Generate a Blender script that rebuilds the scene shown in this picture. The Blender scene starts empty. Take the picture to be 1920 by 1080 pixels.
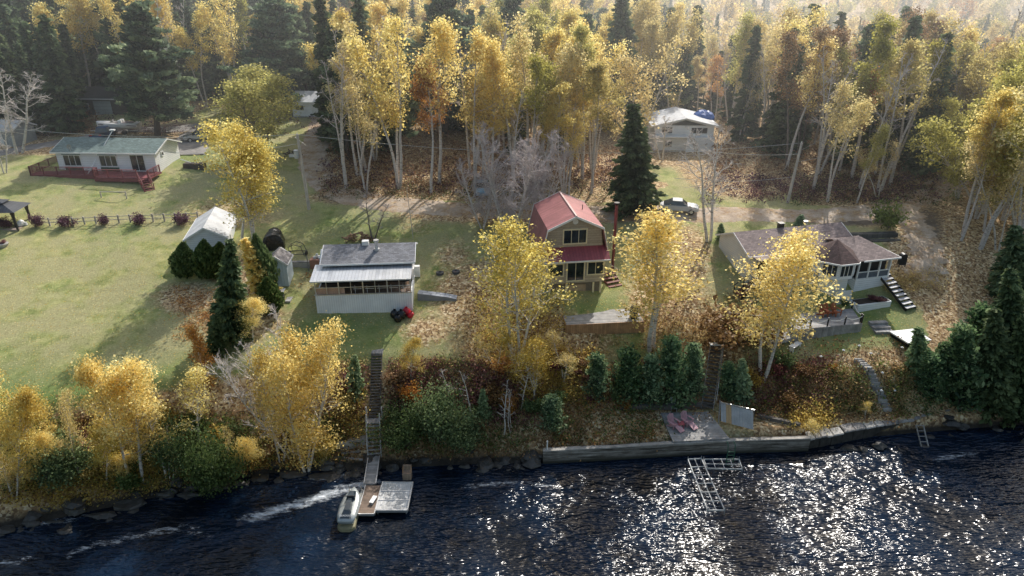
import bpy, math, random
import numpy as np
from mathutils import Vector, Matrix
R=math.radians
HAZE=.0015
scn=bpy.context.scene
COL=scn.collection
# ---------------------------------------------------------------- camera model
PITCH=R(25.0); CH=36.0; F=1280.0
cp,sp=math.cos(PITCH),math.sin(PITCH)
def proj(X,Y,Z):
    dz=CH-Z
    d=Y*cp+dz*sp
    v=(dz*cp-Y*sp)/d
    return 960+X/d*F, 540+v*F
def atz(px,py,z):
    v=(py-540)/F
    d=(CH-z)/(sp+v*cp)
    return Vector(((px-960)/F*d, d*(cp-v*sp), z))
def atY(px,py,Y):
    v=(py-540)/F
    d=Y/(cp-v*sp)
    return Vector(((px-960)/F*d, Y, CH-d*(sp+v*cp)))
# ---------------------------------------------------------------- terrain
SX=np.array([-900,-80,-60,-36,-19.3,1.6,24,44.5,70,120,900.])
SY=np.array([24,24,29,36.5,42.5,43.9,46.3,48.9,53,60,60.])
def shore(X): return np.interp(X,SX,SY)
KS=[-400,-12,-2,0,.5,1.6,4,7,9.5,12.5,16,22,30,40,52,75,110,150,220,330,500,1000]
ST={ # X station : z at each s
-45:[-3,-3,-1,-.1,.3,1.1,3.6,6.0,6.4,6.8,7.5,8.5,10,11.7,13.3,14.8,17,19.5,27,44,72,150],
-19:[-3,-3,-1,-.1,.3,1.1,3.8,6.8,7.3,8.0,8.6,9.6,10.9,12.2,13.2,14.3,16,18.5,26,42,68,140],
-6: [-3,-3,-1,-.1,.3,1.0,3.4,6.0,7.2,8.0,8.8,9.8,10.9,12.0,12.6,13.4,15,17.5,24,38,60,120],
4:  [-3,-3,-1,-.1,.6,1.0,2.6,5.2,6.8,8.0,8.6,9.8,10.9,11.6,12.0,12.8,14,16,22,36,56,110],
14: [-3,-3,-1.2,-.8,1.25,1.3,1.4,3.6,6.2,7.4,8.2,9.6,10.8,11.4,11.8,12.0,12.6,13.5,18,30,48,90],
22: [-3,-3,-1.2,-.8,1.25,1.3,1.6,4.6,5.7,6.4,7.8,9.6,10.5,11.2,11.7,11.8,11.6,12,15,25,42,80],
33: [-3,-3,-1.2,-.6,1.2,1.3,4.3,5.2,5.8,6.4,8.6,9.9,10.6,11.2,11.6,11.6,10,9.5,13,22,38,75],
46: [-3,-3,-1,-.1,.6,1.2,3.6,5.2,5.9,7.0,8.8,10.0,10.6,11.2,11.5,11,9,8.5,12,20,36,70],
70: [-3,-3,-1,-.1,.5,1.2,3.4,5.2,6.2,7.2,8.6,9.8,10.6,11.2,11.5,11,9,8.5,12,20,36,70]}
STX=np.array(sorted(ST)); STZ=np.array([ST[k] for k in sorted(ST)],float); KS=np.array(KS,float)
def hraw(X,Y):
    X=np.asarray(X,float); Y=np.asarray(Y,float)
    s=Y-shore(X)
    zz=np.stack([np.interp(s,KS,STZ[i]) for i in range(len(STX))])
    Xc=np.clip(X,STX[0],STX[-1])
    i=np.clip(np.searchsorted(STX,Xc)-1,0,len(STX)-2)
    t=(Xc-STX[i])/(STX[i+1]-STX[i]); t=t*t*(3-2*t)
    a=np.take_along_axis(zz,i[None],0)[0]; b=np.take_along_axis(zz,(i+1)[None],0)[0]
    z=a*(1-t)+b*t
    amp=np.clip((s-5)/10,0,1)*.12+np.clip((s-60)/80,0,1)*1.2
    z=z+amp*(np.sin(X*.21+Y*.13)+np.sin(X*.09-Y*.17+2)+.5*np.sin(X*.5+1)*np.sin(Y*.43))
    return z
def H(X,Y):
    r=hraw(np.array([X]),np.array([Y]))[0]
    return float(r)
def G(px,py):
    v=(py-540)/F
    dirv=np.array([(px-960)/F, cp-v*sp, -(sp+v*cp)])
    ds=np.arange(30,700,.1)
    P=dirv[None,:]*ds[:,None]
    z=CH+P[:,2]; h=hraw(P[:,0],P[:,1])
    k=np.argmax(z<=h)
    if not (z<=h).any(): k=len(ds)-1
    return Vector((P[k,0],P[k,1],float(h[k])))
def hgt(g,ty):
    """height of a vertical thing on ground g whose top shows at row ty"""
    v=(ty-540)/F
    # dz*cp - Y*sp = v*(Y*cp+dz*sp)
    dz=g.y*(sp+v*cp)/(cp-v*sp)
    return CH-dz-g.z
# ---------------------------------------------------------------- materials
MATS={}
def ntree(name):
    m=bpy.data.materials.new(name); m.use_nodes=True
    nt=m.node_tree; b=nt.nodes['Principled BSDF']
    return m,nt,b
def nd(nt,t,**k):
    n=nt.nodes.new(t)
    for a,v in k.items():
        if a.startswith('i_'):
            key=a[2:]; n.inputs[int(key) if key.isdigit() else key.replace('_',' ')].default_value=v
        else: setattr(n,a,v)
    return n
def ramp(nt,fac,stops):
    r=nt.nodes.new('ShaderNodeValToRGB'); e=r.color_ramp.elements
    while len(e)>1: e.remove(e[-1])
    e[0].position=stops[0][0]; e[0].color=(*stops[0][1],1)
    for p,c in stops[1:]:
        x=e.new(p); x.color=(*c,1)
    nt.links.new(fac,r.inputs[0]); return r.outputs[0]
def mix(nt,fac,a,b,bt='MIX'):
    m=nt.nodes.new('ShaderNodeMix'); m.data_type='RGBA'; m.blend_type=bt
    for s,v in ((0,fac),(6,a),(7,b)):
        if isinstance(v,(int,float)): m.inputs[s].default_value=v
        elif isinstance(v,tuple): m.inputs[s].default_value=(*v,1) if len(v)==3 else v
        else: nt.links.new(v,m.inputs[s])
    return m.outputs[2]
def noise(nt,scale,detail=4,vec=None,rough=.55):
    n=nd(nt,'ShaderNodeTexNoise'); n.inputs['Scale'].default_value=scale; n.inputs['Detail'].default_value=detail
    n.inputs['Roughness'].default_value=rough
    if vec is not None: nt.links.new(vec,n.inputs['Vector'])
    return n.outputs['Fac']
def objco(nt,sc=(1,1,1),rot=(0,0,0)):
    t=nd(nt,'ShaderNodeTexCoord'); m=nd(nt,'ShaderNodeMapping'); m.inputs['Scale'].default_value=sc; m.inputs['Rotation'].default_value=rot
    nt.links.new(t.outputs['Object'],m.inputs[0]); return m.outputs[0]
def bump(nt,b,h,strength=.3,dist=.05):
    n=nd(nt,'ShaderNodeBump'); n.inputs['Strength'].default_value=strength; n.inputs['Distance'].default_value=dist
    nt.links.new(h,n.inputs['Height']); nt.links.new(n.outputs[0],b.inputs['Normal'])
def M(name,col,rough=.7,var=.25,scale=1.5,lines=None,metal=0,b=.3,dirt=0):
    """plain weathered surface; lines=(axis,period,depth) gives lap siding / ribs / planks"""
    if name in MATS: return MATS[name]
    m,nt,p=ntree(name)
    co=objco(nt)
    n=noise(nt,scale,5,co); n2=noise(nt,scale*9,3,co)
    dk=tuple(c*(1-var) for c in col); lt=tuple(min(1,c*(1+var*.6)) for c in col)
    c=ramp(nt,n,[(.3,dk),(.7,lt)])
    c=mix(nt,.12,c,ramp(nt,n2,[(.3,(0,0,0)),(.7,(1,1,1))]),'OVERLAY')
    hgt_=n2
    if lines:
        ax,per,dep=lines
        sx=nd(nt,'ShaderNodeSeparateXYZ'); nt.links.new(co,sx.inputs[0])
        a=nd(nt,'ShaderNodeMath',operation='MULTIPLY'); nt.links.new(sx.outputs[ax],a.inputs[0]); a.inputs[1].default_value=1/per
        fr=nd(nt,'ShaderNodeMath',operation='FRACT'); nt.links.new(a.outputs[0],fr.inputs[0])
        fl=nd(nt,'ShaderNodeMath',operation='FLOOR'); nt.links.new(a.outputs[0],fl.inputs[0])
        wn=nd(nt,'ShaderNodeTexWhiteNoise',noise_dimensions='1D'); nt.links.new(fl.outputs[0],wn.inputs['W'])
        c=mix(nt,.25*var+.08,c,wn.outputs['Value'],'OVERLAY')
        l=ramp(nt,fr.outputs[0],[(0,(1-dep,)*3),(.10,(1-dep,)*3),(.16,(1,1,1)),(1,(.93,.93,.93))])
        c=mix(nt,1.0,c,l,'MULTIPLY')
        hgt_=l
    nt.links.new(c,p.inputs['Base Color']); p.inputs['Roughness'].default_value=rough; p.inputs['Metallic'].default_value=metal
    bump(nt,p,hgt_,b,.02)
    MATS[name]=m; return m
def shingle(name,col,sc=1.0,dark=.55,var=.3):
    m,nt,p=ntree(name); co=objco(nt)
    br=nd(nt,'ShaderNodeTexBrick'); nt.links.new(co,br.inputs['Vector'])
    br.inputs['Scale'].default_value=1.0; br.inputs['Brick Width'].default_value=.32*sc; br.inputs['Row Height'].default_value=.16*sc
    br.inputs['Mortar Size'].default_value=.012*sc
    br.inputs['Color1'].default_value=(*[c*(1+var) for c in col],1); br.inputs['Color2'].default_value=(*[c*(1-var) for c in col],1)
    br.inputs['Mortar'].default_value=(*[c*dark for c in col],1)
    n=noise(nt,.9,5,co)
    c=mix(nt,.5,br.outputs['Color'],ramp(nt,n,[(.3,(.35,.35,.35)),(.7,(.62,.62,.62))]),'OVERLAY')
    nt.links.new(c,p.inputs['Base Color']); p.inputs['Roughness'].default_value=.85
    bump(nt,p,br.outputs['Fac'],-.3,.02); return m
def glassm():
    m,nt,p=ntree('window_glass'); co=objco(nt)
    n=noise(nt,.7,3,co)
    nt.links.new(ramp(nt,n,[(.3,(.012,.015,.018)),(.65,(.05,.06,.065))]),p.inputs['Base Color'])
    p.inputs['Roughness'].default_value=.08; p.inputs['Specular IOR Level'].default_value=.8
    bump(nt,p,noise(nt,1.3,2,co),.15,.02); return m
def leafmat(name,stops,trans=.5,rough=.55,objvar=.3,hue=.012):
    m,nt,p=ntree(name)
    a=nd(nt,'ShaderNodeAttribute',attribute_name='tint')
    c=ramp(nt,a.outputs['Fac'],stops)
    oi=nd(nt,'ShaderNodeObjectInfo')
    hv=nd(nt,'ShaderNodeHueSaturation')
    mr=nd(nt,'ShaderNodeMapRange'); nt.links.new(oi.outputs['Random'],mr.inputs[0]); mr.inputs[3].default_value=.5-hue*.35; mr.inputs[4].default_value=.5+hue*.8
    nt.links.new(mr.outputs[0],hv.inputs['Hue'])
    m2=nd(nt,'ShaderNodeMath',operation='MULTIPLY'); nt.links.new(oi.outputs['Random'],m2.inputs[0]); m2.inputs[1].default_value=7.31
    f2=nd(nt,'ShaderNodeMath',operation='FRACT'); nt.links.new(m2.outputs[0],f2.inputs[0])
    mv=nd(nt,'ShaderNodeMapRange'); nt.links.new(f2.outputs[0],mv.inputs[0]); mv.inputs[3].default_value=1-objvar; mv.inputs[4].default_value=1+objvar*.3
    nt.links.new(mv.outputs[0],hv.inputs['Value'])
    ms=nd(nt,'ShaderNodeMapRange'); nt.links.new(f2.outputs[0],ms.inputs[0]); ms.inputs[3].default_value=1.0; ms.inputs[4].default_value=.8
    nt.links.new(ms.outputs[0],hv.inputs['Saturation'])
    nt.links.new(c,hv.inputs['Color'])
    nt.links.new(hv.outputs[0],p.inputs['Base Color']); p.inputs['Roughness'].default_value=rough
    p.inputs['Specular IOR Level'].default_value=.25
    tr=nd(nt,'ShaderNodeBsdfTranslucent'); nt.links.new(hv.outputs[0],tr.inputs[0])
    mx=nd(nt,'ShaderNodeMixShader'); mx.inputs[0].default_value=trans
    nt.links.new(p.outputs[0],mx.inputs[1]); nt.links.new(tr.outputs[0],mx.inputs[2])
    nt.links.new(mx.outputs[0],nt.nodes['Material Output'].inputs[0]); return m
def barkm(name,lt,dk,birch=False):
    m,nt,p=ntree(name)
    co=objco(nt,(1,1,6) if birch else (6,6,1)); n=noise(nt,2.2,4,co,.7)
    c=ramp(nt,n,[(.36,dk),(.46,lt),(.8,tuple(min(1,x*1.15) for x in lt))]) if birch else ramp(nt,n,[(.3,dk),(.7,lt)])
    nt.links.new(c,p.inputs['Base Color']); p.inputs['Roughness'].default_value=.85; bump(nt,p,n,.4,.03); return m
Y_=[(0,(.34,.22,.05)),(.3,(.74,.54,.11)),(.65,(.94,.745,.19)),(1,(.98,.88,.38))]
LM={'gold':leafmat('golden_birch_leaves',Y_,.66),
 'pale':leafmat('pale_yellow_leaves',[(0,(.28,.2,.08)),(.35,(.58,.44,.15)),(.7,(.78,.62,.22)),(1,(.88,.75,.34))],.62),
 'lime':leafmat('yellow_green_leaves',[(0,(.16,.15,.03)),(.35,(.42,.39,.07)),(.7,(.64,.58,.12)),(1,(.78,.72,.22))],.6),
 'orange':leafmat('orange_leaves',[(0,(.2,.06,.01)),(.4,(.5,.19,.015)),(.8,(.72,.33,.03)),(1,(.78,.45,.08))],.5),
 'rust':leafmat('rust_brown_leaves',[(0,(.08,.04,.02)),(.4,(.30,.155,.06)),(.8,(.50,.29,.12)),(1,(.62,.42,.22))],.35),
 'red':leafmat('dark_red_leaves',[(0,(.07,.02,.022)),(.5,(.26,.08,.08)),(1,(.48,.22,.18))],.35),
 'purple':leafmat('purple_barberry_leaves',[(0,(.04,.015,.03)),(.5,(.16,.06,.10)),(1,(.30,.15,.2))],.3),
 'green':leafmat('green_shrub_leaves',[(0,(.03,.06,.02)),(.5,(.14,.21,.06)),(1,(.32,.40,.14))],.35),
 'lgreen':leafmat('light_green_leaves',[(0,(.07,.1,.02)),(.5,(.28,.36,.08)),(1,(.5,.56,.18))],.4),
 'spruce':leafmat('spruce_needles',[(0,(.012,.028,.018)),(.5,(.07,.115,.045)),(1,(.22,.29,.11))],.25,.7,.3,.02),
 'pine':leafmat('pine_needles',[(0,(.025,.05,.035)),(.45,(.115,.185,.085)),(1,(.36,.45,.22))],.3,.65,.3,.02),
 'ypine':leafmat('young_pine_needles',[(0,(.03,.07,.045)),(.4,(.16,.27,.11)),(1,(.48,.60,.30))],.42,.65,.25,.02),
 'twig':M('bare_twigs',(.56,.49,.48),.9)}
BK={'birch':barkm('birch_bark',(.62,.58,.52),(.10,.08,.07),True),'grey':barkm('grey_bark',(.24,.20,.17),(.09,.07,.06)),
    'dark':barkm('dark_bark',(.10,.075,.06),(.04,.03,.025)),'pale':barkm('pale_bark',(.58,.53,.49),(.15,.12,.1),True)}
# ---------------------------------------------------------------- mesh helpers
class MB:
    def __init__(s): s.v=[]; s.f=[]
    def add(s,vs,fs):
        o=len(s.v); s.v+= [tuple(v) for v in vs]; s.f+=[tuple(i+o for i in f) for f in fs]; return s
    def box(s,x0,x1,y0,y1,z0,z1):
        return s.add([(x0,y0,z0),(x1,y0,z0),(x1,y1,z0),(x0,y1,z0),(x0,y0,z1),(x1,y0,z1),(x1,y1,z1),(x0,y1,z1)],
          [(3,2,1,0),(4,5,6,7),(0,1,5,4),(1,2,6,5),(2,3,7,6),(3,0,4,7)])
    def bar(s,p,q,w,h=None):
        h=h or w; p=Vector(p); q=Vector(q); d=(q-p).normalized()
        up=Vector((0,0,1)) if abs(d.z)<.95 else Vector((0,1,0))
        a=d.cross(up).normalized()*w/2; b=a.cross(d).normalized()*h/2
        vs=[p-a-b,p+a-b,p+a+b,p-a+b,q-a-b,q+a-b,q+a+b,q-a+b]
        return s.add(vs,[(0,1,2,3),(7,6,5,4),(0,4,5,1),(1,5,6,2),(2,6,7,3),(3,7,4,0)])
    def tube(s,pts,rad,n=6,cap=False):
        pts=[Vector(p) for p in pts]; o=len(s.v); N=len(pts)
        if not hasattr(rad,'__len__'): rad=[rad]*N
        ref=Vector((1,0,0))
        for i,p in enumerate(pts):
            t=(pts[min(i+1,N-1)]-pts[max(i-1,0)])
            if t.length<1e-6: t=Vector((0,0,1))
            t.normalize()
            if abs(t.dot(ref))>.9: ref=Vector((0,1,0)) if abs(t.y)<.9 else Vector((0,0,1))
            a=t.cross(ref).normalized(); b=t.cross(a)
            for k in range(n):
                an=2*math.pi*k/n; s.v.append(tuple(p+(a*math.cos(an)+b*math.sin(an))*rad[i]))
        for i in range(N-1):
            for k in range(n):
                a=o+i*n+k; b=o+i*n+(k+1)%n; s.f.append((a,b,b+n,a+n))
        if cap: s.f.append(tuple(o+k for k in range(n))[::-1]); s.f.append(tuple(o+(N-1)*n+k for k in range(n)))
        return s
    def cyl(s,c,r,h,n=16,r2=None):
        return s.tube([c,(c[0],c[1],c[2]+h)],[r,r if r2 is None else r2],n,True)
    def prism(s,poly,z0,z1):
        n=len(poly); vs=[(x,y,z0) for x,y in poly]+[(x,y,z1) for x,y in poly]
        return s.add(vs,[tuple(range(n))[::-1],tuple(range(n,2*n))]+[(i,(i+1)%n,n+(i+1)%n,n+i) for i in range(n)])
    def gable(s,prof,y0,y1):
        """profile in XZ extruded along Y"""
        n=len(prof); vs=[(x,y0,z) for x,z in prof]+[(x,y1,z) for x,z in prof]
        return s.add(vs,[tuple(range(n)),tuple(range(n,2*n))[::-1]]+[((i+1)%n,i,n+i,n+(i+1)%n) for i in range(n)])
    def gablex(s,prof,x0,x1):
        n=len(prof); vs=[(x0,y,z) for y,z in prof]+[(x1,y,z) for y,z in prof]
        return s.add(vs,[tuple(range(n))[::-1],tuple(range(n,2*n))]+[(i,(i+1)%n,n+(i+1)%n,n+i) for i in range(n)])
    def slab(s,quad,t):
        """thick sheet from 4 points (upper side), thickness t downwards"""
        q=[Vector(a) for a in quad]; n=(q[1]-q[0]).cross(q[3]-q[0]).normalized()
        if n.z<0: n=-n
        lo=[a-n*t for a in q]
        return s.add(q+lo,[(0,1,2,3),(7,6,5,4),(0,4,5,1),(1,5,6,2),(2,6,7,3),(3,7,4,0)])
    def build(s,name,mat,parent=None,loc=None,smooth=False,bevel=0):
        me=bpy.data.meshes.new(name); me.from_pydata(s.v,[],s.f); me.materials.append(mat)
        import bmesh
        bm=bmesh.new(); bm.from_mesh(me); bmesh.ops.recalc_face_normals(bm,faces=bm.faces)
        if bevel: bmesh.ops.bevel(bm,geom=list(bm.edges),offset=bevel,segments=2,affect='EDGES',clamp_overlap=True)
        bm.to_mesh(me); bm.free()
        if smooth:
            for p in me.polygons: p.use_smooth=True
        return link(name,me,parent,loc)
def link(name,me,parent=None,loc=None):
    o=bpy.data.objects.new(name,me); COL.objects.link(o)
    if parent: o.parent=parent
    if loc is not None: o.location=loc
    return o
def tag(o,label=None,cat=None,group=None,kind=None):
    if label: o['label']=label
    if cat: o['category']=cat
    if group: o['group']=group
    if kind: o['kind']=kind
    return o
def thing(name,loc,label,cat,group=None,rz=0):
    o=bpy.data.objects.new(name,None); COL.objects.link(o); o.location=loc; o.rotation_euler=(0,0,rz); o.empty_display_size=.3
    return tag(o,label,cat,group)
def fastmesh(name,V,Fq,mat,tint=None):
    """quads from numpy"""
    me=bpy.data.meshes.new(name); nf=len(Fq)
    me.vertices.add(len(V)); me.vertices.foreach_set('co',np.asarray(V,np.float32).ravel())
    me.loops.add(nf*4); me.loops.foreach_set('vertex_index',np.asarray(Fq,np.int32).ravel())
    me.polygons.add(nf); me.polygons.foreach_set('loop_start',np.arange(nf,dtype=np.int32)*4)
    me.polygons.foreach_set('loop_total',np.full(nf,4,np.int32))
    me.update(calc_edges=True)
    me.materials.append(mat)
    if tint is not None:
        a=me.attributes.new('tint','FLOAT','FACE'); a.data.foreach_set('value',np.asarray(tint,np.float32))
    return me
def quads(C,size,rng,asp=1.0,dirs=None,flat=0):
    """leaf quads at centres C; dirs = long axis"""
    n=len(C); a=rng.normal(size=(n,3))
    if flat: a[:,2]*=(1-flat)
    if dirs is not None: a=dirs+rng.normal(size=(n,3))*.25
    a/=np.linalg.norm(a,axis=1)[:,None]+1e-9
    b=np.cross(a,rng.normal(size=(n,3))); b/=np.linalg.norm(b,axis=1)[:,None]+1e-9
    s=size*(.35+1.5*rng.random(n)**1.6)[:,None]
    a=a*s*asp*.5; b=b*s*.5
    V=np.stack([C-a,C-b*.8+a*.1,C+a,C+b*.8+a*.1],1).reshape(-1,3)
    Fq=np.arange(n*4).reshape(n,4)
    return V,Fq

# ---------------------------------------------------------------- tree generators (return (trunk mesh, crown mesh, nominal height, nominal width))
def bez(p0,d0,L,rng,n=4,up=.0,wob=.06):
    pts=[np.array(p0,float)]; d=np.array(d0,float)
    for i in range(n):
        d=d+rng.normal(size=3)*wob*1.5+np.array([0,0,up]); d/=np.linalg.norm(d)
        pts.append(pts[-1]+d*L/n)
    return pts
def lerp(pts,t):
    k=t*(len(pts)-1); i=min(int(k),len(pts)-2); f=k-i
    return pts[i]*(1-f)+pts[i+1]*f
def gen_decid(seed,Ht=12,stems=1,cs=.3,spread=2.6,nleaf=9000,ls=.15,clump=.42,leaf='gold',bark='birch',nb=26,open_=.0,stemspread=.25,sub=3,twigs=0):
    rng=np.random.default_rng(seed); mb=MB(); C=[];T=[]; tw=MB()
    cl=[]
    for s in range(stems):
        az=rng.random()*6.28 if stems==1 else 6.28*s/stems+rng.random()
        le=(0.04 if stems==1 else stemspread*(.5+.6*rng.random()))
        d=np.array([math.cos(az)*le,math.sin(az)*le,1.0]); d/=np.linalg.norm(d)
        h=Ht*(1 if s==0 else .78+.2*rng.random())
        base=np.array([math.cos(az)*.15*(stems>1),math.sin(az)*.15*(stems>1),-.3])
        pts=bez(base,d,h+.3,rng,9,.02,.035)
        r0=h*.0125/(1 if stems==1 else 1.25)
        mb.tube(pts,[r0*(1-i/9.6)+.012 for i in range(10)],7)
        n_=int(nb*(1 if stems==1 else .7))
        for i in range(n_):
            t=cs+(1-cs)*((i+rng.random())/n_)**.9; t=min(t,.98)
            u=(t-cs)/(1-cs); prof=(math.sin(math.pi*min(1,(u*.8+.16)))**.8)*(1-.35*u)
            L=spread*prof*(.65+.6*rng.random())*(1 if stems==1 else .8)+.25
            a=rng.random()*6.28; el=R(28+30*u+rng.normal()*10)
            p0=lerp(pts,t); dd=[math.cos(a)*math.cos(el),math.sin(a)*math.cos(el),math.sin(el)]
            bp=bez(p0,dd,L,rng,4,.07,.09)
            mb.tube(bp,[r0*.36*(1-t*.6)*(1-k/4.6)+.012 for k in range(5)],4)
            cl.append((bp[-1],1.0))
            if rng.random()<.8: cl.append((lerp(bp,.7),1))
            for k in range(sub):
                q=lerp(bp,.3+.6*rng.random()); dv=np.array(dd)+rng.normal(size=3)*.6; dv/=np.linalg.norm(dv)
                sb=bez(q,dv,L*.45,rng,2,.05,.1)
                tw.tube(sb,[.02,.016,.01],3)
                cl.append((sb[-1],.8))
                for z in range(twigs):
                    q2=lerp(sb,.2+.8*rng.random()); dv2=dv+rng.normal(size=3)*.6; dv2/=np.linalg.norm(dv2)
                    tb=bez(q2,dv2,L*.3,rng,2,.03,.12); tw.tube(tb,[.014,.011,.007],3)
        cl.append((pts[-1],.9)); cl.append((pts[-2],1.0))
    if leaf is None:
        tm=mbmesh('trunk',mb,BK[bark]); cm=mbmesh('crown',tw,LM['twig'] if bark!='birch' else BK['pale'])
        tv=np.array(tw.v); return tm,cm,float(np.percentile(tv[:,2],99.7)),float(2*np.percentile(np.hypot(tv[:,0],tv[:,1]),95))
    mb.v,mb.f=mb.v,mb.f; o=len(mb.v); mb.v+=tw.v; mb.f+=[tuple(i+o for i in f) for f in tw.f]
    keep=[c for c in cl if rng.random()>open_]
    w=np.array([c[1]*(.5+rng.random()) for c in keep]); w/=w.sum()
    P=np.array([c[0] for c in keep])
    idx=rng.choice(len(P),nleaf,p=w)
    tintc=rng.normal(size=len(P))*.13
    off=rng.normal(size=(nleaf,3))*clump*np.array([1,1,.85])
    cen=P[idx]+off
    zt=(cen[:,2]/Ht); rad=np.hypot(cen[:,0],cen[:,1])/max(spread,.1)
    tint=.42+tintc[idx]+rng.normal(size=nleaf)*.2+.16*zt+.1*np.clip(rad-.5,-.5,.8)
    V,Fq=quads(cen,ls,rng)
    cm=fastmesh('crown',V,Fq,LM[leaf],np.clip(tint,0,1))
    return mbmesh('trunk',mb,BK[bark]),cm,float(np.percentile(cen[:,2],99.7)),float(2*np.percentile(np.hypot(cen[:,0]-cen[:,0].mean(),cen[:,1]-cen[:,1].mean()),95))
def mbmesh(name,mb,mat):
    me=bpy.data.meshes.new(name); me.from_pydata(mb.v,[],mb.f); me.materials.append(mat)
    for p in me.polygons: p.use_smooth=True
    return me
def gen_spruce(seed,Ht=12,w=2.4,nq=7000,ls=.34,leaf='spruce',bare=.04,droop=.25,gap=.42,bark='dark'):
    rng=np.random.default_rng(seed); mb=MB()
    lean=rng.normal(size=2)*.01
    mb.tube([(lean[0]*z,lean[1]*z,z) for z in np.linspace(-.3,Ht*.98,6)],[Ht*.014*(1-k/5.3)+.01 for k in range(6)],7)
    C=[];D=[];Tn=[];z=Ht*bare+.2
    while z<Ht*.97:
        u=z/Ht; Lm=w*((1-u)**.85)*(.25+.75*min(1,u/.12+.35))
        nbr=7 if u<.8 else 5; a0=rng.random()*6.28
        for k in range(nbr):
            a=a0+6.28*k/nbr+rng.normal()*.25; L=Lm*(.62+.55*rng.random())+.12
            zz=z+rng.normal()*gap*.35
            dx,dy=math.cos(a),math.sin(a); t0=rng.normal()*.12
            npt=max(3,int(L/.22))
            mb.tube([(0,0,zz),(dx*L*.6,dy*L*.6,zz-L*droop*.5),(dx*L*.95,dy*L*.95,zz-L*droop*.7)],[.03,.018,.006],3)
            for j in range(npt):
                f=(j+.6)/npt; rr=L*f
                wid=(.10+.32*L*.45*f*(1.15-f)*2)
                m=3 if f<.95 else 2
                for q in range(m):
                    sd=rng.normal()*wid
                    zz2=zz-L*droop*(f**1.3)*(1)+L*droop*.35*f*f - abs(rng.normal())*.08
                    C.append((dx*rr-dy*sd,dy*rr+dx*sd,zz2)); 
                    D.append((dx*.8-dy*sd*1.5,dy*.8+dx*sd*1.5,-.35*droop-.1))
                    Tn.append(.3+.45*f+t0+.1*u)  # tint rises to tips and top: lit edges painted into the needles
        z+=gap*(.7+.5*(1-u))*(.8+.4*rng.random())
    C=np.array(C);D=np.array(D);Tn=np.array(Tn)
    idx=rng.choice(len(C),nq); cen=C[idx]+rng.normal(size=(nq,3))*np.array([.09,.09,.05])*(Ht/12)
    V,Fq=quads(cen,ls,rng,1.5,D[idx])
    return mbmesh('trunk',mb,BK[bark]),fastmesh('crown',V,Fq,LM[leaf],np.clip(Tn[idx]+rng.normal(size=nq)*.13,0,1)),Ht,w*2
def gen_pine(seed,Ht=19,w=4.2,nq=15000,ls=.42,leaf='pine',bare=.2,top=1.0):
    rng=np.random.default_rng(seed); mb=MB()
    tp=bez((0,0,-.3),(0,0,1),Ht,rng,8,.05,.015)
    mb.tube(tp,[Ht*.016*(1-k/8.6)+.02 for k in range(9)],8)
    cl=[];z=Ht*bare
    while z<Ht*.98:
        u=(z/Ht-bare)/(1-bare)
        Lm=w*(1-u)**.6*(.7+.3*min(1,u/.2))*(.75+.5*rng.random())+.25
        nbr=5; a0=rng.random()*6.28
        for k in range(nbr):
            if rng.random()<.12: continue
            a=a0+6.28*k/nbr+rng.normal()*.3; L=Lm*(.6+.55*rng.random()); el=R(4+30*u+rng.normal()*6)
            bp=bez(lerp(tp,z/Ht*.98),[math.cos(a)*math.cos(el),math.sin(a)*math.cos(el),math.sin(el)],L,rng,4,.05,.05)
            mb.tube(bp,[.06*(1-u*.5),.045,.03,.02,.008],4); t0=rng.normal()*.2
            n_=max(3,int(L*2.6))
            for j in range(n_):
                f=.28+.75*(j/n_); q=lerp(bp,min(f,1)); sd=rng.normal()*L*.26*(1.15-f*.5)
                cl.append((q[0]-math.sin(a)*sd,q[1]+math.cos(a)*sd,q[2]+rng.normal()*.10+abs(sd)*.05,t0+f*.3,math.cos(a),math.sin(a)))  # needles lighter towards branch tips, painted as lit crown edges
        z+=Ht*.042*(.8+.4*rng.random())*(1.1-.4*u)
    cl=np.array(cl); idx=rng.choice(len(cl),nq)
    cen=cl[idx,:3]+rng.normal(size=(nq,3))*np.array([.26,.26,.13])
    D=np.stack([cl[idx,4],cl[idx,5],np.full(nq,.75)],1)+rng.normal(size=(nq,3))*.5
    V,Fq=quads(cen,ls,rng,1.5,D)
    t=np.clip(.28+cl[idx,3]+rng.normal(size=nq)*.15,0,1)
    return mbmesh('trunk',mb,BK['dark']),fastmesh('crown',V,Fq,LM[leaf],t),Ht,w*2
def gen_shrub(seed,Ht=1.2,w=1.2,nl=1500,ls=.1,leaf='green',stems=9):
    rng=np.random.default_rng(seed); mb=MB(); P=[]
    for i in range(stems):
        a=rng.random()*6.28; l=.2+.5*rng.random()
        bp=bez((0,0,-.05),(math.cos(a)*l*w/Ht,math.sin(a)*l*w/Ht,1),Ht*(.6+.4*rng.random()),rng,3,.05,.1)
        mb.tube(bp,[.02,.015,.01,.004],4); P+=[bp[1]*.4+bp[2]*.6,bp[2],bp[3],(bp[2]+bp[3])/2]
    P=np.array(P); idx=rng.choice(len(P),nl); tc=rng.normal(size=len(P))*.15
    cen=P[idx]+rng.normal(size=(nl,3))*np.array([w,w,Ht])*.11
    cen[:,2]=np.abs(cen[:,2])
    V,Fq=quads(cen,ls,rng)
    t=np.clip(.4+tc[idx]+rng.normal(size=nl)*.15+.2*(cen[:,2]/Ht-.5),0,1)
    return mbmesh('stems',mb,BK['grey']),fastmesh('foliage',V,Fq,LM[leaf],t),Ht,w
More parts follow.
